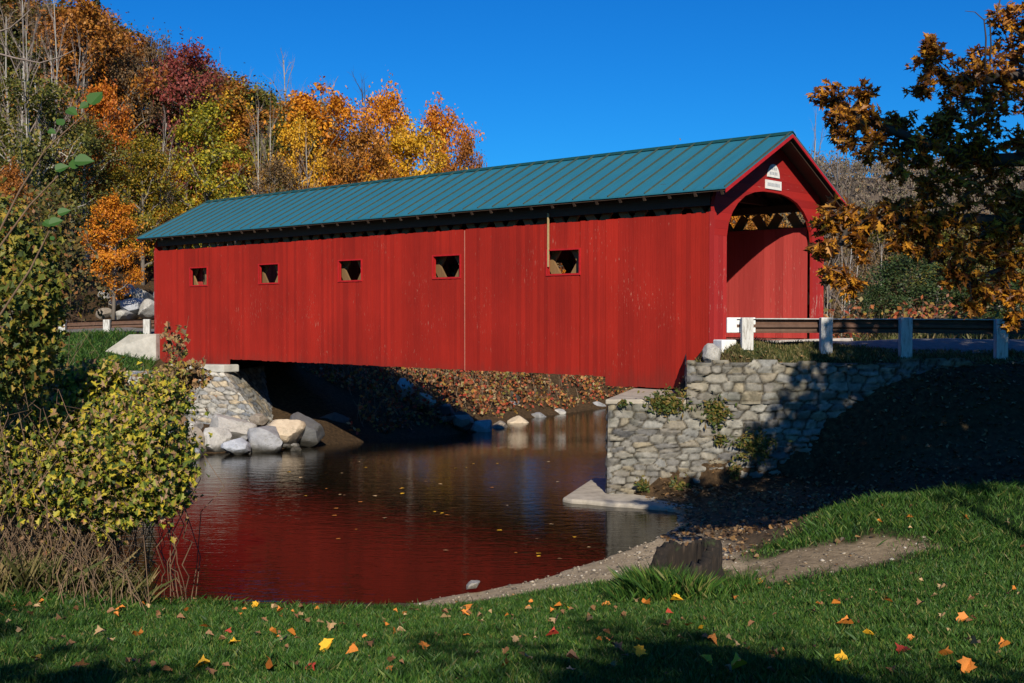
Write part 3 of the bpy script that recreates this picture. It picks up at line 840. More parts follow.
m_r_blue = rockmat('blue_grey_rock', (.44, .46, .50), (.26, .28, .31)); m_r_dark = rockmat('dark_rock', (.14, .14, .14), (.08, .08, .085))
rk = [0]
def rock(u0, u1, v0, v1, Y, depth, mat, label, group=None, cut=.50, sink=.12):
    a = at(u0, v0, Y); c_ = at(u1, v1, Y); rk[0] += 1
    sx = (c_[0] - a[0]) / 2; sz = (a[2] - c_[2]) / 2
    me = rock_mesh('boulder', 100 + rk[0] * 7, mat, 22, cut)
    o = link_mesh('boulder', me)
    o.location = ((a[0] + c_[0]) / 2, Y + depth * .2, (a[2] + c_[2]) / 2 - sz * sink / 2)
    o.scale = (sx, depth / 2, sz * (1 + sink)); o.rotation_euler = (0, 0, 0)
    tag(o, label, 'boulder', group)
    return o
G = 'boulders piled at the foot of the far left abutment'
rock(262, 304, 420, 447, 34.6, 1.6, m_r_tan, 'orange tan boulder at the right end of the pile below the far left abutment', G)
rock(204, 254, 416, 447, 35.0, 1.7, m_r_pale, 'broad pale slab boulder leaning on the far left abutment', G)
rock(245, 284, 428, 455, 33.2, 1.2, m_r_grey, 'grey pointed boulder at the waterline beside the orange tan one', G)
rock(183, 207, 428, 457, 32.9, 1.1, m_r_brown, 'brownish angular boulder at the waterline by the yellow bush', G)
rock(203, 230, 428, 456, 33.0, 1.0, m_r_pale, 'pale upright boulder between the brown and the grey boulders', G)
rock(221, 250, 439, 458, 32.4, .9, m_r_blue, 'low bluish grey wedge of rock at the water edge', G)
rock(248, 268, 414, 428, 36.0, .9, m_r_brown, 'small brown rock on top of the boulder pile', G)
rock(180, 200, 419, 433, 35.2, .9, m_r_pale, 'small pale rock high on the left of the boulder pile', G)
rock(188, 202, 446, 461, 31.9, .7, m_r_blue, 'small blue grey stone lowest in the water by the bush', G)
rock(284, 322, 414, 446, 35.4, 1.6, m_r_dark, 'dark boulder in the bridge shade right of the orange tan one', G)
rock(310, 348, 413, 436, 41.0, 1.6, m_r_dark, 'large shaded boulder under the bridge floor', G)
rock(160, 186, 416, 442, 36.0, 1.2, m_r_blue, 'blue grey boulder half hidden by the yellow bush', G)
fs_ = random.Random(4)
for k in range(16):
    u = fs_.uniform(186, 300); v = fs_.uniform(440, 456); w_ = fs_.uniform(5, 11)
    rock(u, u + w_, v - w_ * .55, v, 33.2 + (456 - v) * .12, .35, [m_r_pale, m_r_grey, m_r_brown][k % 3], ['small pale cobble wedged between the boulders', 'small grey cobble wedged between the boulders', 'small brown cobble wedged between the boulders'][k % 3], 'cobbles between the boulders at the waterline')
G2 = 'rocks along the far waterline under the bridge'
for u0, u1, v0, v1, Y, mat, lb in [(470, 492, 420, 433, 49.6, m_r_pale, 'pale pointed rock at the edge of the bridge shade on the far waterline'),
        (490, 508, 421, 431, 51.2, m_r_brown, 'brown flat rock on the far waterline beside the pale pointed rock'),
        (506, 532, 416, 429, 53.5, m_r_tan, 'long tan rock shelf on the far waterline'),
        (508, 520, 391, 405, 57, m_r_blue, 'square bluish white block high on the brushy far bank'),
        (531, 548, 412, 423, 56.5, m_r_grey, 'grey low rock right of the long tan shelf'),
        (546, 566, 409, 419, 58.5, m_r_pale, 'pale rock mid way along the far waterline'),
        (566, 584, 404, 416, 60.5, m_r_tan, 'small tan rock on the far waterline near the abutment'),
        (586, 608, 401, 413, 62, m_r_grey, 'grey rock on the far waterline just left of the near abutment'),
        (414, 436, 392, 408, 48.5, m_r_tan, 'tan stone lit at the top of the bridge shade edge'),
        (396, 416, 378, 394, 49, m_r_pale, 'pale stone high on the bank below the bridge floor'),
        (436, 456, 404, 419, 48.8, m_r_pale, 'pale rubble stone halfway down the shade edge'),
        (452, 474, 412, 428, 49, m_r_brown, 'brown rubble stone low on the shade edge')]:
    rock(u0, u1, v0 + (v1 - v0) * .1, v1 + 1, Y, 1.1, mat, lb, G2, sink=.35)
G3 = 'ledge rocks behind the far left guardrail'
for u0, u1, v0, v1, Y, mat, lb in [(98, 118, 287, 300, 53.5, m_r_pale, 'pale ledge rock at the left of the outcrop behind the far guardrail'), (114, 134, 284, 298, 54, m_r_grey, 'grey ledge rock at the top of the outcrop'),
        (130, 150, 288, 302, 53, m_r_pale, 'pale ledge rock at the top right of the outcrop'), (104, 124, 298, 312, 52, m_r_tan, 'tan ledge rock in the middle left of the outcrop'), (121, 141, 298, 314, 52, m_r_blue, 'blue grey ledge rock in the middle of the outcrop'),
        (138, 158, 299, 318, 51.5, m_r_pale, 'pale ledge rock nearest the bridge in the outcrop'), (96, 112, 308, 322, 51, m_r_brown, 'brown broken rock at the left foot of the outcrop'), (112, 132, 310, 324, 51, m_r_pale, 'pale broken rock at the foot of the outcrop'),
        (150, 172, 285, 304, 53.5, m_r_blue, 'blue grey rock of the outcrop half hidden by the bridge')]:
    rock(u0, u1, v0, v1, Y, 1.8, mat, lb, G3)
rock(346, 0, 0, 0, 1, 1, m_r_pale, '') if False else None
o = rock(703, 721, 344, 366, 25.4, .5, m_r_pale, 'white rounded stone by the foot of the red portal leg', cut=.8)
rock(660, 688, 545, 552, 19.3, .4, m_r_pale, 'small flat pale stone at the tip of the sandy shore')
rock(466, 480, 582, 590, 16.0, .25, m_r_pale, 'small pale stone on the edge of the sand')
rock(70, 88, 375, 388, 39.5, .8, m_r_pale, 'pale stone in the grass slope left of the concrete wing wall', sink=.3)
rock(84, 112, 370, 386, 39.3, .8, m_r_brown, 'brownish stone low on the grass slope by the yellow bush', sink=.3)
# white concrete block by the portal
a = at(717, 338, 25.7); c_ = at(734, 358, 25.7)
mb = MB(); mb.box((-.19, -.2, 0), (.19, .2, .46)); o = mb.obj('concrete_block', m_white, bevel=.025); o.location = ((a[0] + c_[0]) / 2, 25.8, c_[2] - .05); o.rotation_euler = (0, 0, .35)
tag(o, 'white concrete block beside the foot of the red portal leg', 'concrete block')

# ---------------------------------------------------------------- guardrails
m_rail = plainmat('rusted_rail', (.11, .06, .04), .65, .3, 6, .3); m_railtop = m_rail
m_post, nt, b, out = newmat('weathered_white_post')
v = mapped(nt, (6, 6, 1)); n = noise_tex(nt, v, 3, 8, .7)
r = ramp(nt, [(.36, (.25, .23, .2)), (.5, (.52, .51, .48)), (.8, (.66, .65, .62))], n.outputs[0]); nt.links.new(r.outputs[0], b.inputs['Base Color']); b.inputs['Roughness'].default_value = .85
bump(nt, n.outputs[0], b, .4, .01)
def guardrail(posts, rail_pts, label, lip=None):
    x0, y0, z0 = posts[0]
    g = empty('guardrail', (x0, y0, z0), 0, label, 'guardrail')
    og = np.array([x0, y0, z0])
    for (x, y, zt) in posts:
        zb = float(ground_z(x, y)[0]) - .25
        mb = MB(); mb.box((x - .13 - og[0], y - .10 - og[1], zb - og[2]), (x + .13 - og[0], y + .10 - og[1], zt - og[2])); mb.obj('post', m_post, g, bevel=.02)
    # W profile swept along the rail
    prof = [(-.02, .155), (.02, .15), (.075, .115), (.08, .07), (.02, .03), (.02, -.03), (.08, -.07), (.075, -.115), (.02, -.15), (-.02, -.155)]
    prof = prof + [(a - .012, z) for a, z in prof[::-1]]
    rp = np.array(rail_pts, float) - og; vs_ = []; n = len(prof)
    for p in rp:
        for a, z in prof: vs_.append((p[0], p[1] + .12 + a, p[2] + z))
    fs = []
    for i in range(len(rp) - 1):
        for k in range(n): fs.append((i * n + k, i * n + (k + 1) % n, (i + 1) * n + (k + 1) % n, (i + 1) * n + k))
    mb = MB(); mb.add(vs_, fs); mb.obj('rail', m_rail, g)
    return g, og
px = [747, 826, 905.5, 1001, 1100, 1200]
posts = [(*at(u, 317.5, 25.45)[:2], float(at(u, 317.5 if i < 3 else 319, 25.45)[2])) for i, u in enumerate(px)]
rp = [at(738, 326, 25.45), at(826, 326, 25.45), at(905, 326, 25.45), at(1001, 327, 25.45), at(1240, 328, 25.45)]
g, og = guardrail(posts, rp, 'guardrail of weathered white posts and rusty beam running right from the near portal')
mb = MB(); a = at(728, 317.5, 25.45) - og; c_ = at(757, 333, 25.45) - og
mb.box((a[0], .135, c_[2]), (c_[0], .215, a[2])); mb.obj('end_plate', m_white, g, bevel=.02)
mb = MB(); a = at(757, 319.5, 25.45) - og; c_ = at(1240, 321, 25.45) - og
mb.bar((a[0], .13, a[2] + .02), (c_[0], .13, c_[2] + .01), .10, .022); mb.obj('rail_highlight', plainmat('sunlit_rail_top', (.42, .41, .39), .5, .25, 6, .2), g)  # pale strip paints the sunlit top edge of the rail
px = [-20, 22, 62.5, 107, 147]
posts = [(*at(u, 319.5, 44.6)[:2], float(at(u, 319.2 + (147 - u) * .008, 44.6)[2])) for u in px][::-1]
rp = [at(153, 322.5, 44.6), at(107, 324, 44.6), at(62, 325.5, 44.6), at(-60, 329, 44.6)]
guardrail(posts, rp, 'guardrail of white posts and rusty beam left of the far end of the bridge')

# ================================================================ vegetation
def unit(a): return a / (np.linalg.norm(a, axis=-1, keepdims=True) + 1e-9)

LEAF_DIAMOND = (np.array([(-.5, 0, 0), (0, -.32, .06), (.5, 0, 0), (0, .32, .06)]), np.array([[0, 1, 2, 3]]))
_h1 = [(-.5, 0), (-.28, .10), (-.22, .06), (-.06, .26), (0, .1), (.2, .27), (.22, .1), (.5, 0)]
LEAF_OAK = (np.array([(x, y, .22 * abs(y) - .12 * x * x) for x, y in _h1] + [(x, -y, .22 * abs(y) - .12 * x * x) for x, y in _h1]),
            np.array([[0, 7, 6, 5, 4, 3, 2, 1], [8, 9, 10, 11, 12, 13, 14, 15]]))
_h2 = [(-.42, 0), (-.40, .16), (-.12, .22), (-.05, .5), (.12, .26), (.26, .30), (.30, .12), (.58, 0)]
LEAF_MAPLE = (np.array([(x, y, .25 * abs(y) - .1 * abs(x)) for x, y in _h2] + [(x, -y, .3 * abs(y) - .1 * abs(x)) for x, y in _h2]),
              np.array([[0, 7, 6, 5, 4, 3, 2, 1], [8, 9, 10, 11, 12, 13, 14, 15]]))
_h3 = [(-.45, 0), (-.42, .2), (-.2, .38), (.05, .34), (.25, .2), (.5, 0)]
LEAF_BROAD = (np.array([(x, y, .3 * abs(y) - .15 * x * x) for x, y in _h3] + [(x, -y, .3 * abs(y) - .15 * x * x) for x, y in _h3]),
              np.array([[0, 5, 4, 3, 2, 1], [6, 7, 8, 9, 10, 11]]))

def leaf_cloud(name, P, Nn, size, tmpl, mat, r, stretch=1., dirs=None):
    """a mesh of single leaves at points P facing Nn"""
    tv, tf = tmpl; n = len(P)
    Nn = unit(Nn)
    if dirs is None: dirs = r.normal(size=(n, 3))
    A = unit(dirs - (dirs * Nn).sum(1, keepdims=True) * Nn); B = np.cross(Nn, A)
    sz = np.broadcast_to(np.asarray(size, float), (n,)) * r.uniform(.6, 1.35, n)
    V = P[:, None, :] + sz[:, None, None] * (tv[None, :, 0:1] * A[:, None, :] * stretch + tv[None, :, 1:2] * B[:, None, :] + tv[None, :, 2:3] * Nn[:, None, :])
    k = len(tv)
    F_ = (tf[None] + (np.arange(n) * k)[:, None, None]).reshape(-1, tf.shape[1])
    return fast_mesh(name, V.reshape(-1, 3), F_, mat)

def curve_pts(p, q, r, wob=.08, n=5, sag=0.):
    p = np.array(p, float); q = np.array(q, float); L = np.linalg.norm(q - p); o = []
    for i in range(n + 1):
        f = i / n; w = math.sin(f * PI) * wob * L
        o.append(p + (q - p) * f + r.normal(size=3) * w * .5 + np.array([0, 0, sag * L * math.sin(f * PI)]))
    return o

# bark
m_bark = woodmat('grey_bark', (.20, .17, .14), (.09, .075, .06), axis=0); m_bark_pale = woodmat('pale_bark', (.42, .39, .34), (.2, .18, .16), axis=0)
m_bark_birch = woodmat('birch_bark', (.66, .63, .58), (.38, .35, .32), axis=0, worn=(.06, .05, .05), wear=.74)
m_bark_dark = woodmat('dark_bark', (.07, .055, .045), (.03, .024, .02), axis=0)
m_twig = plainmat('twig_bark', (.21, .165, .14), .8, .25, 6, 0)
m_twig_dark = plainmat('dark_twig_bark', (.05, .038, .03), .8, .25, 6, 0)

def tree_skeleton(r, H, cw, base, nl, up=.55, sub=4, lean=.04):
    """trunk path, limbs, clump centres for a broadleaf tree of height H, half width cw, crown starting at base*H"""
    tp = [np.array([0, 0, -.4])]; x = np.zeros(2)
    for i in range(1, 9):
        x = x + r.normal(size=2) * lean * H / 8; tp.append(np.array([x[0], x[1], H * .93 * i / 8]))
    tp = np.array(tp); limbs = []; clumps = []
    for k in range(nl):
        f = base + (0.97 - base) * (k + r.uniform(.2, .8)) / nl
        i = f * 8; a = int(min(i, 7)); p = tp[a] + (tp[a + 1] - tp[a]) * (i - a)
        th = k * 2.4 + r.uniform(-.5, .5)
        g = (f - base) / (1 - base)
        reach = cw * (math.sin(PI * min(1, .18 + .82 * g) ** .8) ** .7 * r.uniform(.7, 1.12) + .06)
        q = p + np.array([math.cos(th) * reach, math.sin(th) * reach, reach * up * r.uniform(.5, 1.5)])
        q[2] = min(q[2], H)
        pts = curve_pts(p, q, r, .10, 5); r0 = .012 * H * (1 - f * .75)
        limbs.append((pts, [r0 * (1 - .85 * j / 5) for j in range(6)]))
        clumps.append(q)
        for m in range(sub):
            j = r.integers(1, 5); b0 = np.array(pts[j])
            v = r.normal(size=3); v[2] = abs(v[2]) * .7; v = unit(v) * reach * r.uniform(.3, .6) + (q - p) * .15
            b1 = b0 + v; limbs.append((curve_pts(b0, b1, r, .1, 3), [r0 * .4, r0 * .3, r0 * .2, r0 * .1])); clumps.append(b1); clumps.append((b0 + b1) / 2)
    clumps.append(tp[-1] + np.array([0, 0, .05 * H]))
    return tp, limbs, np.array(clumps)

def broadleaf(name, seed, H, cw, base, leaf, trunk_mat, n_leaf, lsize, nl=16, sub=4, spread=.42, tmpl=LEAF_DIAMOND, up=.55, trunk_r=.016):
    r = np.random.default_rng(seed)
    tp, limbs, clumps = tree_skeleton(r, H, cw, base, nl, up, sub)
    mb = MB(); mb.tube(tp, [H * trunk_r * (1.25 - i * .13) for i in range(9)], 7)
    for pts, rad in limbs: mb.tube(pts, rad, 4, False)
    tm = mb.mesh('trunk', trunk_mat, True)
    w = r.uniform(.35, 1.5, len(clumps)); w /= w.sum()
    ci = r.choice(len(clumps), n_leaf, p=w)
    sg = spread * r.uniform(.6, 1.25, len(clumps))
    off = r.normal(size=(n_leaf, 3)) * sg[ci][:, None] * np.array([1, 1, .75])
    P = clumps[ci] + off
    P[:, 2] = np.maximum(P[:, 2], .3)
    ctr = np.array([0, 0, H * (base + 1) / 2])
    nn = unit(P - ctr) * .6 + np.array([0, 0, .5]) + r.normal(size=(n_leaf, 3)) * .7
    return tm, leaf_cloud('crown', P, nn, lsize, tmpl, leaf, r)

def bare(seed, H, cw, mat, twig, nl=16, levels=3, trunk_r=.0135, base=.3, forks=1):
    r = np.random.default_rng(seed)
    mb = MB(); tw = MB()
    def grow(p, d, L, rad, lev):
        q = p + d * L; pts = curve_pts(p, q, r, .06, 4)
        (mb if lev == 0 else tw).tube(pts, [rad * (1 - .18 * i) for i in range(5)], 5 if lev < 2 else 3, False)
        if lev >= levels: return
        for k in range(4 if lev else nl):
            f = r.uniform(.25, 1.0) if lev else base + (1 - base) * (k + .5) / nl
            i = f * 4; a = int(min(i, 3)); b0 = pts[a] + (pts[a + 1] - pts[a]) * (i - a)
            v = unit(d * (.75 if lev else .8) + r.normal(size=3) * np.array([1, 1, .4]) * (.55 if lev else .62)); v[2] = abs(v[2]) + .15; v = unit(v)
            grow(b0, v, L * (r.uniform(.32, .5) if lev else cw / H * r.uniform(.8, 1.4) * (1.35 - f)), rad * (.42 if lev else .45) * (1 - .45 * f), lev + 1)
    for k in range(forks):
        d = unit(np.array([r.normal() * .1 * (forks > 1), r.normal() * .1 * (forks > 1), 1.]))
        grow(np.array([k * .3, 0, -.3]), d, H * (.95 if k == 0 else r.uniform(.75, .92)), H * trunk_r, 0)
    return mb.mesh('trunk', mat, True), tw.mesh('branches', twig)

def conifer(seed, H, cw, leaf, n=5200):
    r = np.random.default_rng(seed); mb = MB(); mb.tube([(0, 0, -.4), (0, 0, H * .5), (0, 0, H)], [.02 * H, .012 * H, .002 * H], 6)
    P = []; D = []
    nb = 110
    for k in range(nb):
        f = .12 + .88 * k / nb; th = k * 2.4; L = cw * (1 - f) ** .8 * r.uniform(.75, 1.15) + .15
        m = int(n / nb); t = r.uniform(.1, 1, m)
        d = np.array([math.cos(th), math.sin(th), -.22]); p = np.array([0, 0, f * H]) + d * L * t[:, None] + r.normal(size=(m, 3)) * np.array([.16, .16, .07]) * (.4 + L * .4)
        P.append(p); D.append(np.tile(d, (m, 1)) + r.normal(size=(m, 3)) * .5)
    P = np.concatenate(P); D = np.concatenate(D)
    return mb.mesh('trunk', m_bark_dark, True), leaf_cloud('crown', P, np.array([0, 0, 1.]) + r.normal(size=P.shape) * .5, .34, LEAF_DIAMOND, leaf, r, 1.3, D)

LM = dict(
    orange=leafmat('orange_leaves', [(0, (.36, .09, .010)), (.5, (.62, .20, .014)), (.85, (.72, .30, .02)), (1, (.36, .12, .02))], tree_var=.12),
    rust=leafmat('rust_leaves', [(0, (.18, .065, .014)), (.5, (.38, .14, .02)), (.85, (.50, .22, .03)), (1, (.18, .085, .02))], tree_var=.15),
    gold=leafmat('golden_leaves', [(0, (.40, .19, .012)), (.5, (.70, .37, .02)), (.85, (.74, .45, .03)), (1, (.32, .20, .02))], tree_var=.12),
    red=leafmat('dull_red_leaves', [(0, (.13, .03, .025)), (.5, (.24, .045, .035)), (.85, (.32, .07, .05)), (1, (.14, .06, .03))], tree_var=.1),
    olive=leafmat('olive_leaves', [(0, (.05, .065, .014)), (.5, (.13, .14, .024)), (.85, (.24, .21, .035)), (1, (.28, .17, .03))], tree_var=.2),
    yegreen=leafmat('yellow_green_leaves', [(0, (.09, .10, .012)), (.5, (.25, .22, .018)), (.8, (.42, .32, .02)), (1, (.48, .25, .02))], tree_var=.15),
    brown=leafmat('brown_leaves', [(0, (.09, .06, .03)), (.5, (.19, .12, .05)), (.85, (.28, .17, .065)), (1, (.10, .09, .03))], tree_var=.2),
    dark=leafmat('dark_needles', [(0, (.010, .018, .010)), (.6, (.022, .034, .016)), (1, (.035, .045, .02))], trans=.1, tree_var=.2),
    green=leafmat('deep_green_leaves', [(0, (.022, .045, .014)), (.6, (.05, .09, .025)), (1, (.10, .12, .035))], tree_var=.15),
)
KIND = {}
def kinds(k, n, fn): KIND[k] = [fn(i) for i in range(n)]
kinds('orange', 3, lambda i: broadleaf('t', 300 + i, 12, 3.4, .15, LM['orange'], m_bark, 11000, .23, nl=18))
kinds('rust', 3, lambda i: broadleaf('t', 310 + i, 12, 3.4, .15, LM['rust'], m_bark, 9500, .23, nl=18))
kinds('gold', 2, lambda i: broadleaf('t', 320 + i, 12, 3.4, .12, LM['gold'], m_bark_pale, 11000, .23, nl=18))
kinds('red', 2, lambda i: broadleaf('t', 330 + i, 12, 3.2, .25, LM['red'], m_bark, 8000, .22, nl=18))
kinds('olive', 3, lambda i: broadleaf('t', 340 + i, 12, 3.3, .08, LM['olive'], m_bark_pale, 11500, .21, nl=20))
kinds('yegreen', 2, lambda i: broadleaf('t', 350 + i, 12, 3.3, .1, LM['yegreen'], m_bark, 11000, .22, nl=20))
kinds('brown', 3, lambda i: broadleaf('t', 360 + i, 12, 3.2, .2, LM['brown'], m_bark, 6000, .21, nl=20))
kinds('dark', 2, lambda i: conifer(370 + i, 12, 2.6, LM['dark']))
kinds('green', 2, lambda i: broadleaf('t', 375 + i, 6, 2.4, .03, LM['green'], m_bark_dark, 6500, .17, nl=20, spread=.36))
kinds('bare', 4, lambda i: bare(380 + i, 12, 4.0, m_bark_pale, m_twig, nl=14, forks=1 + i % 2))
kinds('birch', 2, lambda i: bare(390 + i, 12, 3.0, m_bark_birch, m_twig, nl=12, trunk_r=.010, base=.4))
kinds('baredark', 2, lambda i: bare(395 + i, 12, 4.5, m_bark_dark, m_twig_dark, nl=14, trunk_r=.012, base=.35))
KH = dict(green=6.)
tr = random.Random(12)
def tree(kind, u, vtop, Y, wpx=None, label='', group=None, name=None, var=None, cat='tree', dx=None, hmin=2.0):
    """a tree whose top is seen at (u, vtop) and which stands at distance Y"""
    p = at(u, vtop, Y) if dx is None else np.array([dx, Y, vtop])
    zb = float(ground_z(p[0], p[1])[0]); H = max(p[2] - zb, hmin)
    h0 = KH.get(kind, 12.); cw0 = {'green': 2.4, 'dark': 2.6}.get(kind, 3.5)
    sh = H / h0
    sw = sh * tr.uniform(1.0, 1.3) if wpx is None else (wpx / FPX * Y) / (2 * cw0 + .3) * 1.12
    t_, c_ = KIND[kind][tr.randrange(len(KIND[kind])) if var is None else var]
    e = empty(name or {'dark': 'conifer_tree', 'bare': 'bare_tree', 'baredark': 'bare_tree', 'birch': 'birch_tree', 'green': 'evergreen_shrub'}.get(kind, 'broadleaf_tree'), (p[0], p[1], zb), tr.uniform(0, 6.28), label, cat, group)
    e.scale = (sw, sw, sh)
    link_mesh(t_.name.split('.')[0], t_, e); link_mesh(c_.name.split('.')[0], c_, e)
    return e
GT = 'autumn trees on the wooded hillside'
NAMED = [
 ('orange', 112, 192, 50.5, 56, 'small bright orange tree standing just above the pale ledge rocks'),
 ('orange', 104, 78, 60, 62, 'narrow orange tree directly behind the small bright orange one'),
 ('rust', 84, -6, 68, 92, 'tall rusty orange tree at the highest part of the hillside'),
 ('brown', 128, 45, 70, 66, 'brown tree left of the dull red tree'),
 ('red', 184, 34, 72, 78, 'dull red tree against the sky on the hillside'),
 ('brown', 152, 26, 76, 56, 'thin brown tree just left behind the dull red one'),
 ('yegreen', 206, 96, 62, 84, 'yellow green tree rising behind the left end of the roof'),
 ('gold', 228, 88, 74, 60, 'golden topped tree behind the yellow green one'),
 ('olive', 34, 66, 52, 110, 'big olive green tree at the left edge above the bush'),
 ('olive', 84, 112, 57, 84, 'olive tree beside the narrow orange tree'),
 ('yegreen', 142, 128, 58, 66, 'mottled yellow and green tree right of the bright orange one'),
 ('orange', 158, 205, 60, 50, 'low orange tree at the roof corner'),
 ('olive', 262, 82, 82, 62, 'dense dull olive tree with pale bare stems in front'),
 ('orange', 322, 84, 72, 104, 'broad orange brown dome shaped tree behind the middle of the roof'),
 ('gold', 298, 112, 66, 62, 'golden tree at the left of the orange group behind the roof'),
 ('orange', 388, 84, 74, 66, 'orange tree with a spiky top in the middle of the roof group'),
 ('gold', 408, 116, 66, 84, 'yellow gold tree low behind the middle of the roof'),
 ('orange', 444, 98, 74, 66, 'red orange tree near the right end of the roof group'),
 ('rust', 466, 134, 70, 44, 'rust coloured tree at the right end of the roof group'),
 ('rust', 360, 120, 64, 74, 'rust brown tree low behind the roof between the orange dome and the gold one'),
 ('brown', 276, 150, 60, 60, 'brown thicket tree just above the roof below the pale bare stems'),
 ('gold', 172, 158, 62, 56, 'golden tree behind the roof corner'),
 ('dark', 97, -4, 84, 40, 'dark conifer on the hill top left of the blue sky'),
 ('dark', 20, 20, 74, 90, 'dark conifer among bare stems at the top left'),
 ('dark', 262, 98, 88, 46, 'dark conifer behind the pale bare stems'),
 ('rust', 12, 160, 44, 50, 'rusty orange tree low at the left edge'),
]
for kd, u, v_, Y, w_, lb in NAMED: tree(kd, u, v_, Y, w_, lb, GT)
GB = 'bare trees standing among the autumn trees'
for kd, u, v_, Y, w_, lb in [('bare', 258, 92, 60, 50, 'pale bare tree with twin stems above the left part of the roof'), ('bare', 270, 100, 61, 40, 'second pale bare tree close right of the twin stemmed one'),
        ('baredark', 362, 74, 84, 60, 'dark twisted bare tree rising above the orange group'), ('bare', 290, 44, 84, 60, 'tall thin bare tree against the sky left of the orange dome'),
        ('bare', 246, 70, 86, 46, 'fine bare tree against the sky behind the golden topped tree'), ('bare', 220, 62, 84, 44, 'short bare crown against the sky right of the red tree'),
        ('bare', 160, 110, 60, 44, 'pale bare trunk below the dull red tree'), ('bare', 330, 72, 84, 50, 'faint bare twigs above the orange dome'),
        ('bare', 22, -30, 56, 70, 'tall grey bare tree at the top left corner'), ('bare', 52, -20, 60, 60, 'grey bare tree left of the tall rusty orange one'),
        ('bare', 36, 10, 52, 60, 'thin bare tree in front of the dark conifer at the top left'), ('bare', 6, 0, 62, 60, 'bare tree cut by the left edge of the photo'), ('bare', 70, 30, 64, 50, 'leaning bare tree just left of the tall rusty orange one'),
        ('bare', 128, 150, 62, 40, 'grey bare tree between the bright orange and the mottled tree'), ('bare', 306, 130, 58, 40, 'slim bare stem in front of the golden tree behind the roof')]:
    tree(kd, u, v_, Y, w_, lb, GB)
# the deeper forest: every tree its own object
for i in range(90):
    Y = tr.uniform(68, 112); u = tr.uniform(-150, 330)
    x = at(u, 300, Y)[0]; zb = float(ground_z(x, Y)[0]); H = tr.uniform(9, 13)
    kd = tr.choice(['brown', 'yegreen', 'rust', 'olive', 'bare', 'dark', 'brown', 'bare', 'olive'])
    p = at(u, 300, Y); top = zb + H
    lim = np.interp(u, [-150, 60, 100, 200, 260, 330], [-200, -30, 10, 62, 92, 100])
    vtop = 341.5 - FPX * math.tan(math.atan2(top, Y) + PITCH)
    if vtop < lim: top = at(u, lim, Y)[2]
    if top - zb < 5: continue
    tree(kd, u, top, Y, None, {'brown': 'brown leafed tree deep in the hillside forest', 'rust': 'rust leafed tree deep in the hillside forest', 'olive': 'olive leafed tree deep in the hillside forest', 'bare': 'grey bare tree deep in the hillside forest', 'dark': 'dark conifer deep in the hillside forest', 'yegreen': 'yellow green tree deep in the hillside forest'}[kd],
         'trees deep in the hillside forest', dx=x)
for i in range(16):
    u = -140 + i * 16 + tr.uniform(-6, 6); Y = tr.uniform(47.5, 56)
    x = at(u, 300, Y)[0]; zb = float(ground_z(x, Y)[0]); kd = tr.choice(['olive', 'brown', 'yegreen', 'olive', 'rust'])
    if u > 62: continue
    tree(kd, u, zb + tr.uniform(3, 5.5), Y, None, {'olive': 'low olive thicket tree at the foot of the hillside', 'brown': 'low brown thicket tree at the foot of the hillside', 'yegreen': 'low yellow green thicket tree at the foot of the hillside', 'rust': 'low rusty thicket tree at the foot of the hillside'}[kd], 'thicket at the foot of the hillside', dx=x)

for kd, u, v_, Y, w_, lb in [('rust', 480, 185, 74, 70, 'rust tree low behind the roof right of the orange group'), ('brown', 525, 195, 78, 80, 'brown tree hidden behind the roof and mirrored in the stream'), ('orange', 565, 200, 80, 80, 'orange tree hidden behind the roof and mirrored in the stream'), ('brown', 610, 200, 84, 80, 'second brown tree hidden behind the roof'),
        ('rust', 655, 195, 80, 80, 'rust tree behind the roof near the portal end'), ('brown', 700, 190, 74, 80, 'brown tree seen through the open gap above the portal lining'), ('orange', 735, 196, 66, 70, 'orange tree seen through the triangular gaps inside the portal'), ('rust', 765, 190, 62, 70, 'rust tree seen through the triangular gaps inside the portal'), ('brown', 795, 200, 70, 70, 'brown tree right behind the gable')]:
    tree(kd, u, v_, Y, w_, lb, GT)
# ---- right background beyond the road
GR = 'thicket beyond the road on the right'
for kd, u, v_, Y, w_, lb in [
        ('green', 905, 258, 44, 92, 'broad dark green bush beyond the guardrail'), ('green', 960, 275, 46, 80, 'dark green bush right of the broad one beyond the guardrail'), ('green', 875, 285, 43, 40, 'small green bush left of the broad dark one'),
        ('green', 1010, 270, 45, 80, 'dark bush at the right edge beyond the guardrail'), ('green', 1060, 262, 46, 90, 'dark bush just beyond the right edge'), ('olive', 935, 225, 52, 80, 'olive bush like tree behind the broad dark green bush'),
        ('olive', 1000, 215, 54, 90, 'olive tree behind the dark bush at the right edge'), ('brown', 860, 235, 50, 50, 'brown thicket beside the portal'), ('brown', 900, 215, 58, 70, 'brown half bare tree behind the broad dark green bush'), ('brown', 970, 205, 60, 90, 'brown half bare tree behind the right bushes')]:
    tree(kd, u, v_, Y, w_, lb, GR)
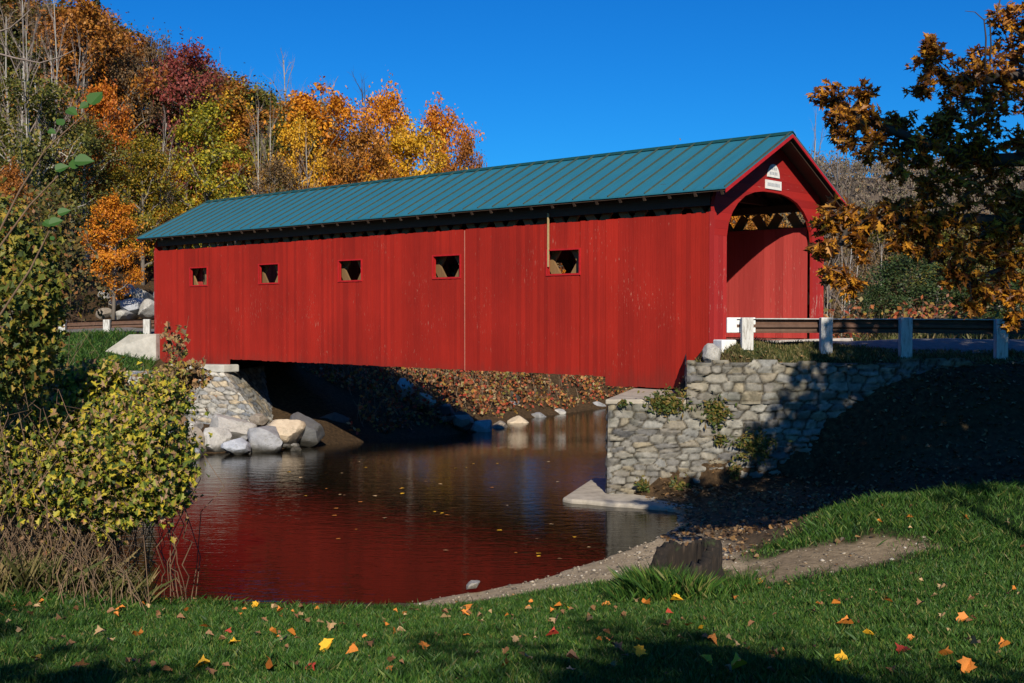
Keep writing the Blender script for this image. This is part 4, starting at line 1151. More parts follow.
for kd, u, v_, Y, w_, lb in [('birch', 851, 205, 46, 34, 'white birch trunk between the portal and the dark green bush'), ('birch', 858, 225, 47, 30, 'second white birch close beside the first'), ('birch', 842, 230, 50, 30, 'thin pale birch nearest the portal'),
        ('bare', 818, 118, 62, 70, 'tall grey bare tree rising behind the gable'), ('bare', 838, 140, 66, 60, 'grey bare tree right of the gable peak against the sky'), ('baredark', 848, 168, 58, 60, 'dark leaning bare tree right of the gable'),
        ('bare', 832, 232, 48, 44, 'grey thicket stem beside the portal corner'), ('bare', 870, 236, 50, 50, 'grey thicket stem right of the birches'), ('bare', 882, 230, 54, 50, 'grey thicket stem behind the green bush'), ('bare', 846, 250, 44, 34, 'low grey sapling in front of the birches'), ('bare', 828, 262, 44, 30, 'low grey sapling touching the portal edge in view')]:
    tree(kd, u, v_, Y, w_, lb, 'bare trees beyond the road on the right')
for i in range(14):
    u = 830 + i * 26 + tr.uniform(-8, 8); Y = tr.uniform(60, 80); kd = tr.choice(['bare', 'brown', 'bare', 'olive'])
    tree(kd, u, tr.uniform(210, 240), Y, None, {'bare': 'grey bare tree far beyond the road', 'brown': 'brown half bare tree far beyond the road', 'olive': 'olive tree far beyond the road'}[kd], 'trees far beyond the road on the right')

# ---- distant ridge with its woods
hx = np.linspace(-250, 700, 120); hy = np.linspace(300, 620, 40)
HX, HY = np.meshgrid(hx, hy)
crest = 50 + 13 * np.sin(HX / 95 + 1.1) * .6 + 10 * fbm(HX / 90, HY / 90, 50) + np.clip((HX - 120) * .05, -8, 14)
HZ = -3 + crest * sstep(300, 430, HY)
ii = (np.arange(39)[:, None] * 120 + np.arange(119)[None, :]).ravel()
m_hill = plainmat('ridge_soil', (.10, .075, .055), .95, .3, .2, 0)
tag(link_mesh('hills', fast_mesh('hills', np.stack([HX.ravel(), HY.ravel(), HZ.ravel()], 1), np.stack([ii, ii + 1, ii + 121, ii + 120], 1), m_hill, True)), kind='structure')
r = np.random.default_rng(77)
nc = 2600; cx_ = r.uniform(60, 330, nc); cy_ = r.uniform(315, 440, nc)
cz_ = -3 + (50 + 13 * np.sin(cx_ / 95 + 1.1) * .6 + 10 * fbm(cx_ / 90, cy_ / 90, 50) + np.clip((cx_ - 120) * .05, -8, 14)) * sstep(300, 430, cy_)
ci = r.integers(0, nc, 140000); rad = r.uniform(1.5, 2.8, nc); tall = r.uniform(2.5, 5, nc)
P = np.stack([cx_[ci], cy_[ci], cz_[ci] + tall[ci]], 1) + r.normal(size=(140000, 3)) * rad[ci][:, None] * np.array([.6, .6, .85])
m_far = leafmat('far_woods', [(0, (.09, .075, .06)), (.45, (.17, .13, .10)), (.75, (.21, .15, .09)), (.92, (.12, .12, .06)), (1, (.26, .14, .06))], trans=.1)
tag(link_mesh('far_woods', leaf_cloud('far_woods', P, r.normal(size=P.shape) + np.array([0, -.6, .6]), .75, LEAF_DIAMOND, m_far, r, 1.5, np.array([0, 0, 1.]) + r.normal(size=P.shape) * .5)), kind='stuff')

# ---- brush on the far bank under the bridge
r = np.random.default_rng(81)
n = 80000
x = r.uniform(-10, 16, n); y = r.uniform(36, 78, n); s_ = -river_sd(x, y)
dens = vnoise(x * .9, y * .9, 5)
ok = ((x > -5.8) | (y > 46)) & (s_ > .12 + .7 * vnoise(x * 1.4, y * 1.4, 8)) & (s_ < 9) & (dens > .2)
x, y, dens, s_ = x[ok], y[ok], dens[ok], s_[ok]
hgt = (.1 + 3.4 * np.clip(vnoise(x * 1.6, y * 1.6, 66) - .3, 0, 1) * (dens + .2)) * np.clip(s_ / 1.2, .3, 1) * r.uniform(0, 1, len(x)) ** .7
P = np.stack([x, y, ground_z(x, y) + hgt], 1)
m_brush = leafmat('bank_brush', [(0, (.05, .035, .02)), (.22, (.20, .10, .045)), (.42, (.30, .10, .04)), (.56, (.42, .05, .03)), (.7, (.46, .24, .06)), (.85, (.16, .16, .03)), (1, (.44, .32, .18))])
tag(link_mesh('bank_brush', leaf_cloud('bank_brush', P, r.normal(size=P.shape) + np.array([0, -.5, .7]), .19, LEAF_DIAMOND, m_brush, r)), kind='stuff')
n = 1500; x = r.uniform(-9, 14, n); y = r.uniform(36, 62, n); s_ = -river_sd(x, y); ok = (s_ > .8) & (s_ < 8) & ((x > -5.8) | (y > 46)); x, y = x[ok], y[ok]; z = ground_z(x, y)
mb = MB()
for a, b_, c_ in zip(x, y, z):
    p = np.array([a, b_, c_ - .05]); mb.tube(curve_pts(p, p + np.array([r.normal() * .3, r.normal() * .3, r.uniform(.5, 1.4)]), r, .1, 3), [.012, .01, .008, .004], 3, False)
tag(mb.obj('bank_brush_stems', plainmat('brush_stem', (.24, .18, .12), .8, .3, 6, 0)), kind='stuff')
#PART3
# ================================================================ foreground
def ground_hit(u, v, lo=4.5, hi=24.):
    """where the line of sight through u, v meets the ground"""
    Ys = np.linspace(lo, hi, 160); pts = np.array([at(u, v, y) for y in Ys]); g = ground_z(pts[:, 0], pts[:, 1])
    d = pts[:, 2] - g; k = np.argmax(d < 0)
    if d[k] >= 0: return None
    return np.array([pts[k, 0], pts[k, 1], g[k]])

def blobs_points(bl, r, per):
    """points near the skin of ellipsoid clumps: (centre, radii, count)"""
    P, C_ = [], []
    for c_, rad, n_ in bl:
        d = unit(r.normal(size=(n_, 3))); q = r.uniform(.2, 1, n_) ** .5 * np.where(r.uniform(size=n_) < .24, r.uniform(1.0, 1.75, n_), 1)
        lump = np.sin(d[:, 0] * 5 + c_[0] * 9) * np.sin(d[:, 2] * 6 + c_[2] * 7) * np.sin(d[:, 1] * 5 + 2); q = q * (1 + .32 * lump)
        P.append(c_ + d * q[:, None] * np.array(rad)); C_.append(np.tile(c_, (n_, 1)))
    return np.concatenate(P), np.concatenate(C_)

# ---- lawn
r = np.random.default_rng(5)
def blades(name, x, y, hmin, hmax, wid, mat, lean=.45, z0=None):
    n = len(x); z = ground_z(x, y) if z0 is None else z0
    h = r.uniform(hmin, hmax, n) * (.45 + .75 * vnoise(x * 1.7, y * 1.7, 44) + .4 * (vnoise(x * 6, y * 6, 45) > .72)); th = r.uniform(0, 2 * PI, n); ln = r.normal(size=(n, 2)) * lean * h[:, None]
    w_ = wid * r.uniform(.6, 1.3, n)
    V = np.zeros((n, 4, 3)); dx, dy = np.cos(th) * w_, np.sin(th) * w_
    V[:, 0] = np.stack([x - dx, y - dy, z - .01], 1); V[:, 1] = np.stack([x + dx, y + dy, z - .01], 1)
    V[:, 2] = np.stack([x + dx * .8 + ln[:, 0] * .5, y + dy * .8 + ln[:, 1] * .5, z + h * .6], 1)
    V[:, 3] = np.stack([x + ln[:, 0], y + ln[:, 1], z + h], 1)
    F_ = np.arange(n * 4).reshape(n, 4)
    return fast_mesh(name, V.reshape(-1, 3), F_, mat)
m_grass = leafmat('lawn_grass', [(0, (.016, .052, .009)), (.45, (.036, .100, .014)), (.8, (.070, .158, .022)), (.95, (.15, .19, .035)), (1, (.22, .18, .08))], trans=.25)
m_grass_dry = leafmat('dry_grass', [(0, (.05, .075, .02)), (.5, (.12, .12, .035)), (1, (.30, .22, .10))], trans=.25)
n = 760000
Y = 5.3 + (19 - 5.3) * r.uniform(0, 1, n) ** 1.15; X = r.uniform(-.52, .55, n) * Y
s_ = river_sd(X, Y); g_, _ = cover(X, Y, None, s_)
dens = .35 + .75 * vnoise(X * 2.2, Y * 2.2, 31)
ok = r.uniform(0, 1, n) < np.clip(g_ * 1.0, .12 * (g_ > .05), 1) * dens * np.clip(11 / Y, .45, 1)
X, Y = X[ok], Y[ok]
tall = vnoise(X * .8, Y * .8, 40)
lawn = link_mesh('grass', blades('grass', X, Y, .025, .08, .0056, m_grass)); tag(lawn, kind='stuff')
# shaggier grass: bank lip, mound edges, stump skirt, left corner
XX, YY = [], []
def tuft(u, v, Y0, rad, n_):
    p = at(u, v, Y0); XX.append(p[0] + r.normal(size=n_) * rad); YY.append(p[1] + r.normal(size=n_) * rad * .7)
for u in range(0, 420, 9): tuft(u, 606, 12.8 + u / 420 * 1.8, .13, 90)
for u, v, Y0, rad, n_ in [(722, 594, 14.0, .16, 1200), (690, 602, 13.6, .22, 900), (715, 592, 14.2, .1, 300), (690, 600, 13.8, .2, 300), (30, 592, 12.5, .4, 2600), (70, 598, 12.8, .35, 2000), (5, 575, 12.8, .35, 1800),
        (800, 540, 15.9, .25, 900), (830, 532, 16.3, .25, 900), (870, 520, 16.4, .25, 900), (910, 520, 16.0, .3, 1200), (950, 530, 15.5, .35, 1500), (985, 545, 14.9, .35, 1500), (940, 505, 16.8, .4, 1200), (1000, 500, 16.9, .4, 1400), (875, 510, 16.8, .3, 900)]:
    tuft(u, v, Y0, rad, n_)
XX = np.concatenate(XX); YY = np.concatenate(YY); ok = river_sd(XX, YY) < -.05
tag(link_mesh('long_grass', blades('long_grass', XX[ok], YY[ok], .05, .14, .0042, m_grass, .5)), kind='stuff')
XX, YY = [], []
for u in range(-10, 120, 5): tuft(u, 600, 12.6 + .004 * u, .16, 150)
XX = np.concatenate(XX); YY = np.concatenate(YY)
tag(link_mesh('dry_grass', blades('dry_grass', XX, YY, .12, .5, .0035, m_grass_dry, .45)), kind='stuff')
X = sp_x = at(684, 599, 14.1)[0]; r_s = np.concatenate([r.normal(size=(3400, 2)) * [.12, .12] + [-.60, -.16], r.normal(size=(1500, 2)) * [.10, .08] + [-.42, -.42], r.normal(size=(1200, 2)) * [.14, .1] + [.55, -.25], r.normal(size=(1500, 2)) * [.35, .06] + [0, -.62]])
tag(link_mesh('stump_grass', blades('stump_grass', sp_x + r_s[:, 0], 14.1 + r_s[:, 1], .09, .32, .0036, m_grass, .4)), kind='stuff')
# verge, slope and wall top grass
n = 26000; X = r.uniform(3.9, 15, n); Y = r.uniform(24.95, 26.2, n); ok = r.uniform(0, 1, n) < (vnoise(X * 1.5, Y * 1.5, 3) * 1.2) * sstep(3.8, 5.2, X); X, Y = X[ok], Y[ok]
tag(link_mesh('verge_grass', blades('verge_grass', X, Y, .03, .11, .008, m_grass_dry, .5)), kind='stuff')
n = 30000; X = r.uniform(-24, -13.2, n); Y = r.uniform(38.6, 44.6, n); ok = r.uniform(0, 1, n) < .25 + vnoise(X, Y, 3)
tag(link_mesh('slope_grass', blades('slope_grass', X[ok], Y[ok], .08, .26, .014, m_grass, .5)), kind='stuff')
n = 26000; X = r.uniform(8.5, 26, n); Y = r.uniform(30.6, 43, n); ok = r.uniform(0, 1, n) < .2 + vnoise(X, Y, 3)
tag(link_mesh('meadow_grass', blades('meadow_grass', X[ok], Y[ok], .1, .35, .016, m_grass_dry, .5)), kind='stuff')

# ---- weeds growing on the stone walls
m_weed = leafmat('wall_weeds', [(0, (.03, .06, .012)), (.5, (.075, .10, .02)), (.8, (.20, .15, .03)), (1, (.20, .12, .05))])
for u, v, Y0, ru, rv, n_, lb in [(668, 402, 24.5, 18, 12, 900, 'tuft of yellowing grass hanging at the slab edge where the wall steps up'), (716, 412, 24.5, 13, 14, 600, 'small bush of weeds in the stone wall right of the slab'),
        (642, 485, 24.4, 7, 7, 160, 'small green weed at the foot of the abutment'), (678, 488, 24.4, 10, 9, 260, 'yellow weed at the foot of the abutment'), (720, 440, 24.5, 6, 5, 120, 'single green weed in the middle of the stone wall'),
        (755, 445, 24.4, 20, 14, 700, 'larger weed patch on the wall at the edge of the tree shade'), (622, 404, 24.5, 4, 4, 60, 'tiny green weed under the slab corner'), (735, 470, 24.4, 6, 8, 120, 'thin weed low on the wall in the tree shade')]:
    c_ = at(u, v, Y0); k = Y0 / FPX
    n_ = int(n_ * .6); d = r.normal(size=(n_, 3)) * np.array([ru * k, .06, rv * k]) * .5; d[:, 1] = -abs(d[:, 1])
    P = c_ + d
    nz = np.tile(np.array([0, -.6, .6]), (n_, 1)) + r.normal(size=(n_, 3)) * .6
    o = link_mesh('wall_weed', leaf_cloud('wall_weed', P - c_, nz, .075, LEAF_DIAMOND, m_weed, r, 1.5)); o.location = c_
    tag(o, lb, 'weed')

# ---- gravel on the shore and leaf litter on the shaded slope
m_grav = leafmat('shore_gravel', [(0, (.08, .07, .055)), (.5, (.22, .18, .13)), (.9, (.36, .31, .24)), (1, (.45, .42, .36))], trans=0)
n = 16000; X = r.uniform(-1.8, 6.2, n); Y = r.uniform(13.8, 24, n); s_ = river_sd(X, Y); gg, sg_ = cover(X, Y, None, s_)
ok = (s_ < .12) & (r.uniform(0, 1, n) < sg_ * (.15 + .6 * vnoise(X * 2, Y * 2, 71))); X, Y = X[ok], Y[ok]; Z = ground_z(X, Y)
oct_v = np.array([(1, 0, 0), (-1, 0, 0), (0, 1, 0), (0, -1, 0), (0, 0, .7), (0, 0, -.7)]); oct_f = np.array([(0, 2, 4), (2, 1, 4), (1, 3, 4), (3, 0, 4), (2, 0, 5), (1, 2, 5), (3, 1, 5), (0, 3, 5)])
sz_g = .010 + .03 * r.uniform(0, 1, len(X)) ** 4; P = np.stack([X, Y, Z + sz_g * .2], 1)
VV = P[:, None] + (oct_v[None] + r.normal(size=(len(X), 6, 3)) * .18) * sz_g[:, None, None] * np.array([1.2, 1, .8]); FF = (oct_f[None] + (np.arange(len(X)) * 6)[:, None, None]).reshape(-1, 3)
tag(link_mesh('gravel', fast_mesh('gravel', VV.reshape(-1, 3), FF, m_grav)), kind='stuff')
m_lit = leafmat('leaf_litter', [(0, (.04, .025, .015)), (.5, (.13, .075, .035)), (.8, (.26, .14, .05)), (1, (.36, .24, .12))], trans=.1)
n = 17000; X = r.uniform(2.6, 16, n); Y = r.uniform(15.5, 25.4, n); s_ = river_sd(X, Y); gg, sg_ = cover(X, Y, None, s_)
ok = (s_ < -.1) & (r.uniform(0, 1, n) < (1 - gg) * (.2 + .8 * vnoise(X * 1.2, Y * 1.2, 72)) * np.where(Y > 19, 1, .35)); X, Y = X[ok], Y[ok]
P = np.stack([X, Y, ground_z(X, Y) + .03], 1)
tag(link_mesh('leaf_litter', leaf_cloud('leaf_litter', P, np.array([0, -.15, 1]) + r.normal(size=P.shape) * .4, .085, LEAF_BROAD, m_lit, r)), kind='stuff')
n = 2600; X = r.uniform(-5.5, 7.5, n); Y = r.uniform(5.8, 15, n); s_ = river_sd(X, Y); gg, sg_ = cover(X, Y, None, s_)
ok = (s_ < -.05) & (r.uniform(0, 1, n) < .12 + .9 * np.clip(vnoise(X * .9, Y * .9, 73) - .45, 0, 1) + .5 * (s_ > -.8)); X, Y = X[ok], Y[ok]
P = np.stack([X, Y, ground_z(X, Y) + .025], 1)
tag(link_mesh('lawn_leaf_litter', leaf_cloud('lawn_leaf_litter', P, np.array([0, -.1, 1]) + r.normal(size=P.shape) * .5, .035, LEAF_BROAD, m_lit, r)), kind='stuff')

# ---- stump
m_stump, nt, b, out = newmat('rotten_stump_bark')
v = mapped(nt, (7, 7, 1.2)); n_t = noise_tex(nt, v, 2.2, 8, .7)
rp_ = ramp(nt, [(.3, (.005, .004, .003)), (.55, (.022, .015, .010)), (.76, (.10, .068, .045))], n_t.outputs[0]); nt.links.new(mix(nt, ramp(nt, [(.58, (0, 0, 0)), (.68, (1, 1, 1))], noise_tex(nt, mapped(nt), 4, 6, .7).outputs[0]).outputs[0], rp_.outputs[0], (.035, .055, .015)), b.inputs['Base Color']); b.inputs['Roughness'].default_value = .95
bump(nt, n_t.outputs[0], b, .9, .04)
sp = at(684, 599, 14.1); sp[2] = float(ground_z(sp[0], sp[1])[0])
nu_, nv_ = 96, 26; Vv = []
rim = lambda a: .58 + .13 * math.sin(a + .9) + .03 * math.sin(29 * a) + .04 * math.sin(3 * a + 1) + .02 * math.sin(7 * a) + .012 * math.sin(17 * a) - .22 * math.exp(-((a - 4.1) / .45) ** 2)
for wall in (0, 1):
    for j in range(nv_ + 1):
        f = j / nv_
        if wall: f = 1 - f
        for i in range(nu_):
            a = 2 * PI * i / nu_; hh = rim(a) * f
            fl = .16 * math.exp(-hh / .17) * (1 + .55 * math.sin(3 * a + .8) + .3 * math.sin(5 * a))
            rad_ = .36 + fl * 1.9 + .022 * math.sin(5 * a + hh * 3) + .012 * math.sin(13 * a + 2 * hh) + .007 * math.sin(23 * a)
            if wall: rad_ = max((rad_ - fl) * .62, .08)
            rad_ *= 1 - .05 * hh + (.07 * mnoise.fractal(Vector((math.cos(a) * 1.6, math.sin(a) * 1.6, hh * 1.5)), 1, 2, 3) + .05 * mnoise.fractal(Vector((math.cos(a) * 7, math.sin(a) * 7, hh * 2.2)), 1, 2, 3)) * (1 - wall)
            Vv.append((rad_ * math.cos(a) * 1.1, rad_ * math.sin(a), hh - .08))
Ff = []
for j in range(2 * nv_ + 1):
    for i in range(nu_): Ff.append((j * nu_ + i, j * nu_ + (i + 1) % nu_, (j + 1) * nu_ + (i + 1) % nu_, (j + 1) * nu_ + i))
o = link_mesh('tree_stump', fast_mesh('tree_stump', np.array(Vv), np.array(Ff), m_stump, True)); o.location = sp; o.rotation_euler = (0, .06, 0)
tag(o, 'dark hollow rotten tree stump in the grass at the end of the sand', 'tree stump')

# ---- fallen leaves, each one an object
LFM = {k: plainmat(k + '_fallen_leaf', c_, .6, .25, 25, .2) for k, c_ in dict(orange=(.55, .19, .03), yellow=(.68, .37, .02), brown=(.22, .11, .05), tan=(.45, .30, .15), red=(.42, .05, .03)).items()}
LFMESH = {k: [] for k in LFM}
for k, m_ in LFM.items():
    for q in range(2):
        tv, tf = LEAF_MAPLE; tv = tv.copy(); tv[:, 2] = tv[:, 2] * (1.0 + 1.1 * q) + .16 * np.sin(tv[:, 0] * 4 + q * 2) + .1 * np.sin(tv[:, 1] * 6 + q)
        LFMESH[k].append(fast_mesh('fallen_leaf', tv, tf, m_))
LBL = dict(orange='orange maple leaf lying flat in the foreground grass', yellow='yellow maple leaf lying in the foreground grass', brown='curled brown leaf lying in the foreground grass', tan='pale tan leaf lying in the foreground grass', red='red leaf lying in the foreground grass')
fr = random.Random(8)
def fallen(u, v, size, kind, label=None, lift=.062):
    p = ground_hit(u, v)
    if p is None: return
    o = link_mesh('fallen_leaf', fr.choice(LFMESH[kind])); k_ = size * fr.uniform(.85, 1.15)
    o.location = (p[0], p[1], p[2] + lift); o.scale = (k_, k_, k_ * fr.uniform(.6, 1.5)); o.rotation_euler = (fr.uniform(-.35, .6), fr.uniform(-.4, .4), fr.uniform(0, 6.28))
    if label: tag(o, label, 'fallen leaf')
    else: tag(o, LBL[kind], 'fallen leaf', 'leaves scattered on the foreground grass')
    return o
fallen(326, 655, .16, 'yellow', 'largest bright yellow maple leaf on the grass left of the middle')
for u, v, sz, k in [(207, 633, .14, 'orange'), (228, 640, .1, 'red'), (139, 643, .12, 'orange'), (36, 668, .12, 'yellow'), (80, 676, .13, 'orange'), (136, 671, .1, 'brown'), (203, 676, .1, 'yellow'), (270, 678, .11, 'orange'), (310, 679, .12, 'red'), (40, 608, .1, 'orange'), (86, 606, .12, 'tan'), (112, 606, .1, 'orange'), (166, 606, .1, 'yellow'), (193, 606, .1, 'brown'), (255, 610, .12, 'yellow'),
        (275, 612, .09, 'tan'), (306, 627, .12, 'brown'), (330, 634, .12, 'tan'), (292, 640, .1, 'orange'), (283, 648, .09, 'tan'), (235, 650, .1, 'yellow'), (470, 612, .16, 'orange'), (465, 618, .12, 'orange'), (446, 622, .1, 'tan'), (424, 654, .1, 'orange'), (400, 630, .1, 'tan'), (372, 652, .1, 'brown'), (395, 640, .09, 'orange'), (567, 612, .13, 'yellow'), (556, 627, .14, 'tan'), (553, 641, .11, 'red'), (528, 667, .15, 'tan'), (505, 672, .12, 'orange'), (572, 668, .1, 'brown'),
        (590, 625, .09, 'tan'), (606, 610, .1, 'orange'), (642, 602, .12, 'red'), (646, 609, .14, 'orange'), (676, 605, .14, 'yellow'), (632, 597, .1, 'orange'), (669, 620, .09, 'red'), (667, 631, .11, 'orange'), (688, 631, .11, 'orange'), (640, 661, .1, 'yellow'), (610, 648, .1, 'orange'), (618, 655, .1, 'brown'), (700, 635, .1, 'yellow'), (712, 650, .1, 'orange'), (733, 603, .1, 'orange'), (738, 678, .12, 'yellow'), (846, 631, .13, 'orange'), (868, 643, .12, 'yellow'), (842, 672, .14, 'yellow'), (836, 609, .1, 'orange'), (889, 607, .11, 'orange'), (902, 660, .14, 'red'), (945, 664, .14, 'orange'), (962, 628, .11, 'orange'), (967, 676, .13, 'orange'), (975, 651, .1, 'tan'), (1004, 655, .11, 'orange'), (942, 594, .12, 'tan'), (920, 611, .1, 'brown'), (805, 570, .08, 'tan'), (760, 588, .09, 'orange'), (750, 632, .09, 'brown'), (770, 661, .1, 'brown'), (706, 670, .12, 'yellow'),
        (15, 610, .1, 'orange'), (60, 628, .12, 'brown'), (100, 640, .1, 'tan'), (68, 655, .12, 'brown'), (20, 640, .1, 'tan'), (120, 618, .1, 'orange')]:
    fallen(u, v, sz, k)
for i in range(190):
    u = fr.uniform(0, 1024); v = fr.choice([fr.uniform(604, 683), fr.uniform(604, 622)]) if u < 640 else fr.uniform(580, 683)
    if u > 850 and fr.random() < .4: v = fr.uniform(495, 560)
    p = ground_hit(u, v)
    if p is None: continue
    g_ = cover(np.array([p[0]]), np.array([p[1]]), None, river_sd(np.array([p[0]]), np.array([p[1]])))[0][0]
    if g_ < .4: continue
    fallen(u, v, fr.uniform(.045, .09), fr.choice(['orange', 'brown', 'tan', 'brown', 'brown', 'orange', 'tan']))
GWL = 'leaves drifting on the stream'
for i in range(46):
    Y = fr.uniform(17.5, 31); x = fr.uniform(-4.5, 1.5) * Y / 22
    if float(river_sd(np.array([x]), np.array([Y]))[0]) < .4: continue
    k = fr.choice(['yellow', 'tan', 'brown', 'orange']); o = link_mesh('drifting_leaf', fr.choice(LFMESH[k])); s0 = fr.uniform(.07, .13)
    o.location = (x, Y, WATER + .008); o.scale = (s0, s0, s0 * .15); o.rotation_euler = (0, 0, fr.uniform(0, 6.28)); tag(o, {'yellow': 'yellow leaf drifting on the dark stream', 'tan': 'pale tan leaf drifting on the dark stream', 'brown': 'brown leaf drifting on the dark stream', 'orange': 'orange leaf drifting on the dark stream'}[k], 'drifting leaf', GWL)

# ---- vine covered bush on the left bank
m_vine = leafmat('vine_leaves', [(0, (.025, .05, .010)), (.25, (.09, .13, .015)), (.48, (.26, .26, .022)), (.68, (.54, .42, .035)), (.8, (.24, .14, .05)), (.92, (.38, .24, .14)), (1, (.12, .06, .03))], trans=.25)
m_vine_dk = leafmat('olive_vine_leaves', [(0, (.03, .05, .010)), (.4, (.09, .115, .016)), (.7, (.22, .20, .025)), (.85, (.36, .24, .03)), (1, (.20, .08, .04))], trans=.25)
m_vine_br = leafmat('browning_leaves', [(0, (.07, .045, .02)), (.4, (.20, .12, .05)), (.65, (.34, .20, .11)), (.85, (.30, .27, .04)), (1, (.36, .10, .05))], trans=.25)
m_stem = plainmat('vine_stem', (.16, .10, .06), .8, .3, 8, 0)
def px_blob(u, v, ru, rv, Y0, dep, n_): k = Y0 / FPX; return (at(u, v, Y0), (ru * k, dep, rv * k), n_)
def bush(name, label, blobs, mat, size, tmpl, seed, root_uv, cat='bush', stems=20, face=(0, -.55, .6), stem_r=.007):
    rr = np.random.default_rng(seed)
    rt = at(*root_uv); rt[2] = float(ground_z(rt[0], rt[1])[0])
    e = empty(name, rt, 0, label, cat)
    bl = [px_blob(*q) for q in blobs]
    P, C_ = blobs_points(bl, rr, None)
    nn = unit(P - C_) * .5 + np.array(face) + rr.normal(size=P.shape) * .8
    # hanging leaves: tips point down
    link_mesh('leaves', leaf_cloud('leaves', P - rt, nn, size, tmpl, mat, rr, 1., np.array([0, -.2, -1.]) + rr.normal(size=P.shape) * .6), e)
    mb = MB()
    for c_, rad, n_ in bl:
        for k in range(max(2, stems // len(bl))):
            q = c_ + rr.normal(size=3) * np.array(rad) * .5; b0 = rt + np.array([rr.normal() * .5, rr.normal() * .3, -.1])
            mb.tube(curve_pts(b0 - rt, q - rt, rr, .12, 7, .06), [stem_r * (1 - .1 * i) for i in range(8)], 4, False)
    mb.obj('stems', m_stem, e, True)
    return e
bush('vine_bush', 'wide yellow green vine covered bush hanging over the stream at the left', [(188, 470, 10, 20, 12.9, .2, 90), (100, 372, 26, 14, 13.9, .4, 240), (20, 370, 40, 26, 13.6, .5, 420), (60, 395, 45, 24, 13.9, .5, 1350), (95, 385, 30, 16, 14.0, .4, 750), (10, 420, 40, 40, 13.4, .6, 1650), (35, 452, 55, 48, 13.2, .8, 3487), (95, 470, 60, 46, 13.0, .8, 3952), (150, 455, 38, 48, 13.2, .6, 2673), (110, 425, 50, 32, 13.6, .6, 2092), (60, 420, 50, 28, 13.7, .6, 1743), (120, 505, 36, 24, 12.9, .4, 1162), (168, 490, 20, 26, 13.0, .35, 766), (160, 405, 28, 30, 13.8, .5, 1209), (20, 490, 40, 26, 12.9, .5, 1162), (75, 500, 40, 18, 12.8, .4, 976), (110, 525, 14, 12, 12.8, .25, 255)],
     m_vine, .078, LEAF_MAPLE, 201, (40, 560, 13.6), stems=60)
bush('vine_bush', 'browning leafy top of the vines reaching in front of the far stone abutment', [(165, 385, 28, 20, 14.6, .5, 588), (135, 400, 30, 18, 14.4, .5, 588), (185, 372, 20, 12, 14.6, .3, 237), (175, 350, 10, 16, 14.6, .2, 64), (200, 380, 10, 8, 14.6, .2, 70), (168, 335, 6, 12, 14.6, .15, 28), (182, 335, 5, 14, 14.6, .1, 22)],
     m_vine_br, .08, LEAF_MAPLE, 202, (130, 560, 14.0), stems=34)
bush('leafy_shrub', 'taller olive and yellow shrub at the left edge in front of the far guardrail', [(12, 320, 34, 48, 12.2, .7, 1116), (36, 300, 26, 36, 12.4, .6, 684), (10, 372, 36, 30, 12.2, .6, 756), (30, 256, 26, 34, 12.8, .6, 540), (8, 230, 22, 34, 12.6, .5, 468), (44, 345, 14, 22, 12.3, .3, 216), (20, 280, 30, 28, 12.5, .5, 540)],
     m_vine_dk, .082, LEAF_MAPLE, 203, (-10, 560, 12.6), 'shrub', stems=40)
bush('leafy_shrub', 'dull brown and olive shrub low behind the taller one at the left edge', [(62, 262, 26, 40, 22, 1, 700), (50, 225, 30, 40, 23, 1, 800), (85, 290, 22, 26, 24, 1, 420), (70, 385, 34, 22, 16, .7, 420), (95, 400, 34, 20, 16, .7, 420), (28, 395, 30, 24, 15, .7, 380)],
     leafmat('dull_shrub_leaves', [(0, (.04, .045, .012)), (.5, (.10, .085, .022)), (.8, (.20, .13, .035)), (1, (.24, .09, .03))]), .10, LEAF_DIAMOND, 204, (10, 480, 17), 'shrub', stems=30)
# tangle of dead stems under the bush
rr = np.random.default_rng(9)
o_ = at(40, 600, 12.6); o_[2] = float(ground_z(o_[0], o_[1])[0]); mb = MB()
for k in range(520):
    u = rr.uniform(-20, 115) if k < 450 else rr.uniform(60, 110); a = at(u, rr.uniform(470, 540), rr.uniform(12.6, 13.6))
    q = a + np.array([rr.normal() * .35, rr.normal() * .25, 0]); q[2] = float(ground_z(q[0], q[1])[0]) - .02
    if q[2] < WATER + .2: q[2] = a[2] - rr.uniform(.5, 1.2)
    mb.tube(np.array(curve_pts(a, q, rr, .10, 8)) - o_, [.0036 * rr.uniform(.5, 1.7)] * 9, 4, False)
tan_ = mb.obj('dead_stems', plainmat('dead_stem', (.17, .115, .07), .85, .55, 1.5, 0), None, True); tan_.location = o_
tag(tan_, 'tangle of dead brown stems under the vine bush at the left', 'dead stems')
for u0, u1, lb in [(157, 183, 'pair of long bare vines dangling to the grass from the tip of the bush'), (168, 160, 'thin dark vine hanging beside the pair at the tip of the bush'), (182, 186, 'short reddish vine hanging furthest out over the stream')]:
    mb = MB(); a = at(u0, 492, 13.0); q = at(u1, 604, 13.6); q[2] = max(q[2], WATER + .3)
    for k in range(2 if 'pair' in lb else 1):
        mb.tube(np.array(curve_pts(a + np.array([k * .12, 0, 0]), q + np.array([k * .05, 0, 0]), rr, .07, 8)) - a, [.008 if k == 0 else .006] * 9, 4, False)
    o = mb.obj('hanging_vine', m_stem, None, True); o.location = a; tag(o, lb, 'vine')
# dead leaves clinging to the tangle
P = np.array([at(rr.uniform(0, 110), rr.uniform(490, 570), rr.uniform(12.5, 13.2)) for _ in range(170)])
o = link_mesh('clinging_leaves', leaf_cloud('clinging_leaves', P - o_, np.array([0, -1, .3]) + rr.normal(size=P.shape) * .6, .075, LEAF_BROAD, m_vine_br, rr)); o.location = o_; tag(o, 'curled tan leaves clinging to the dead stems at the left', 'dead leaves')
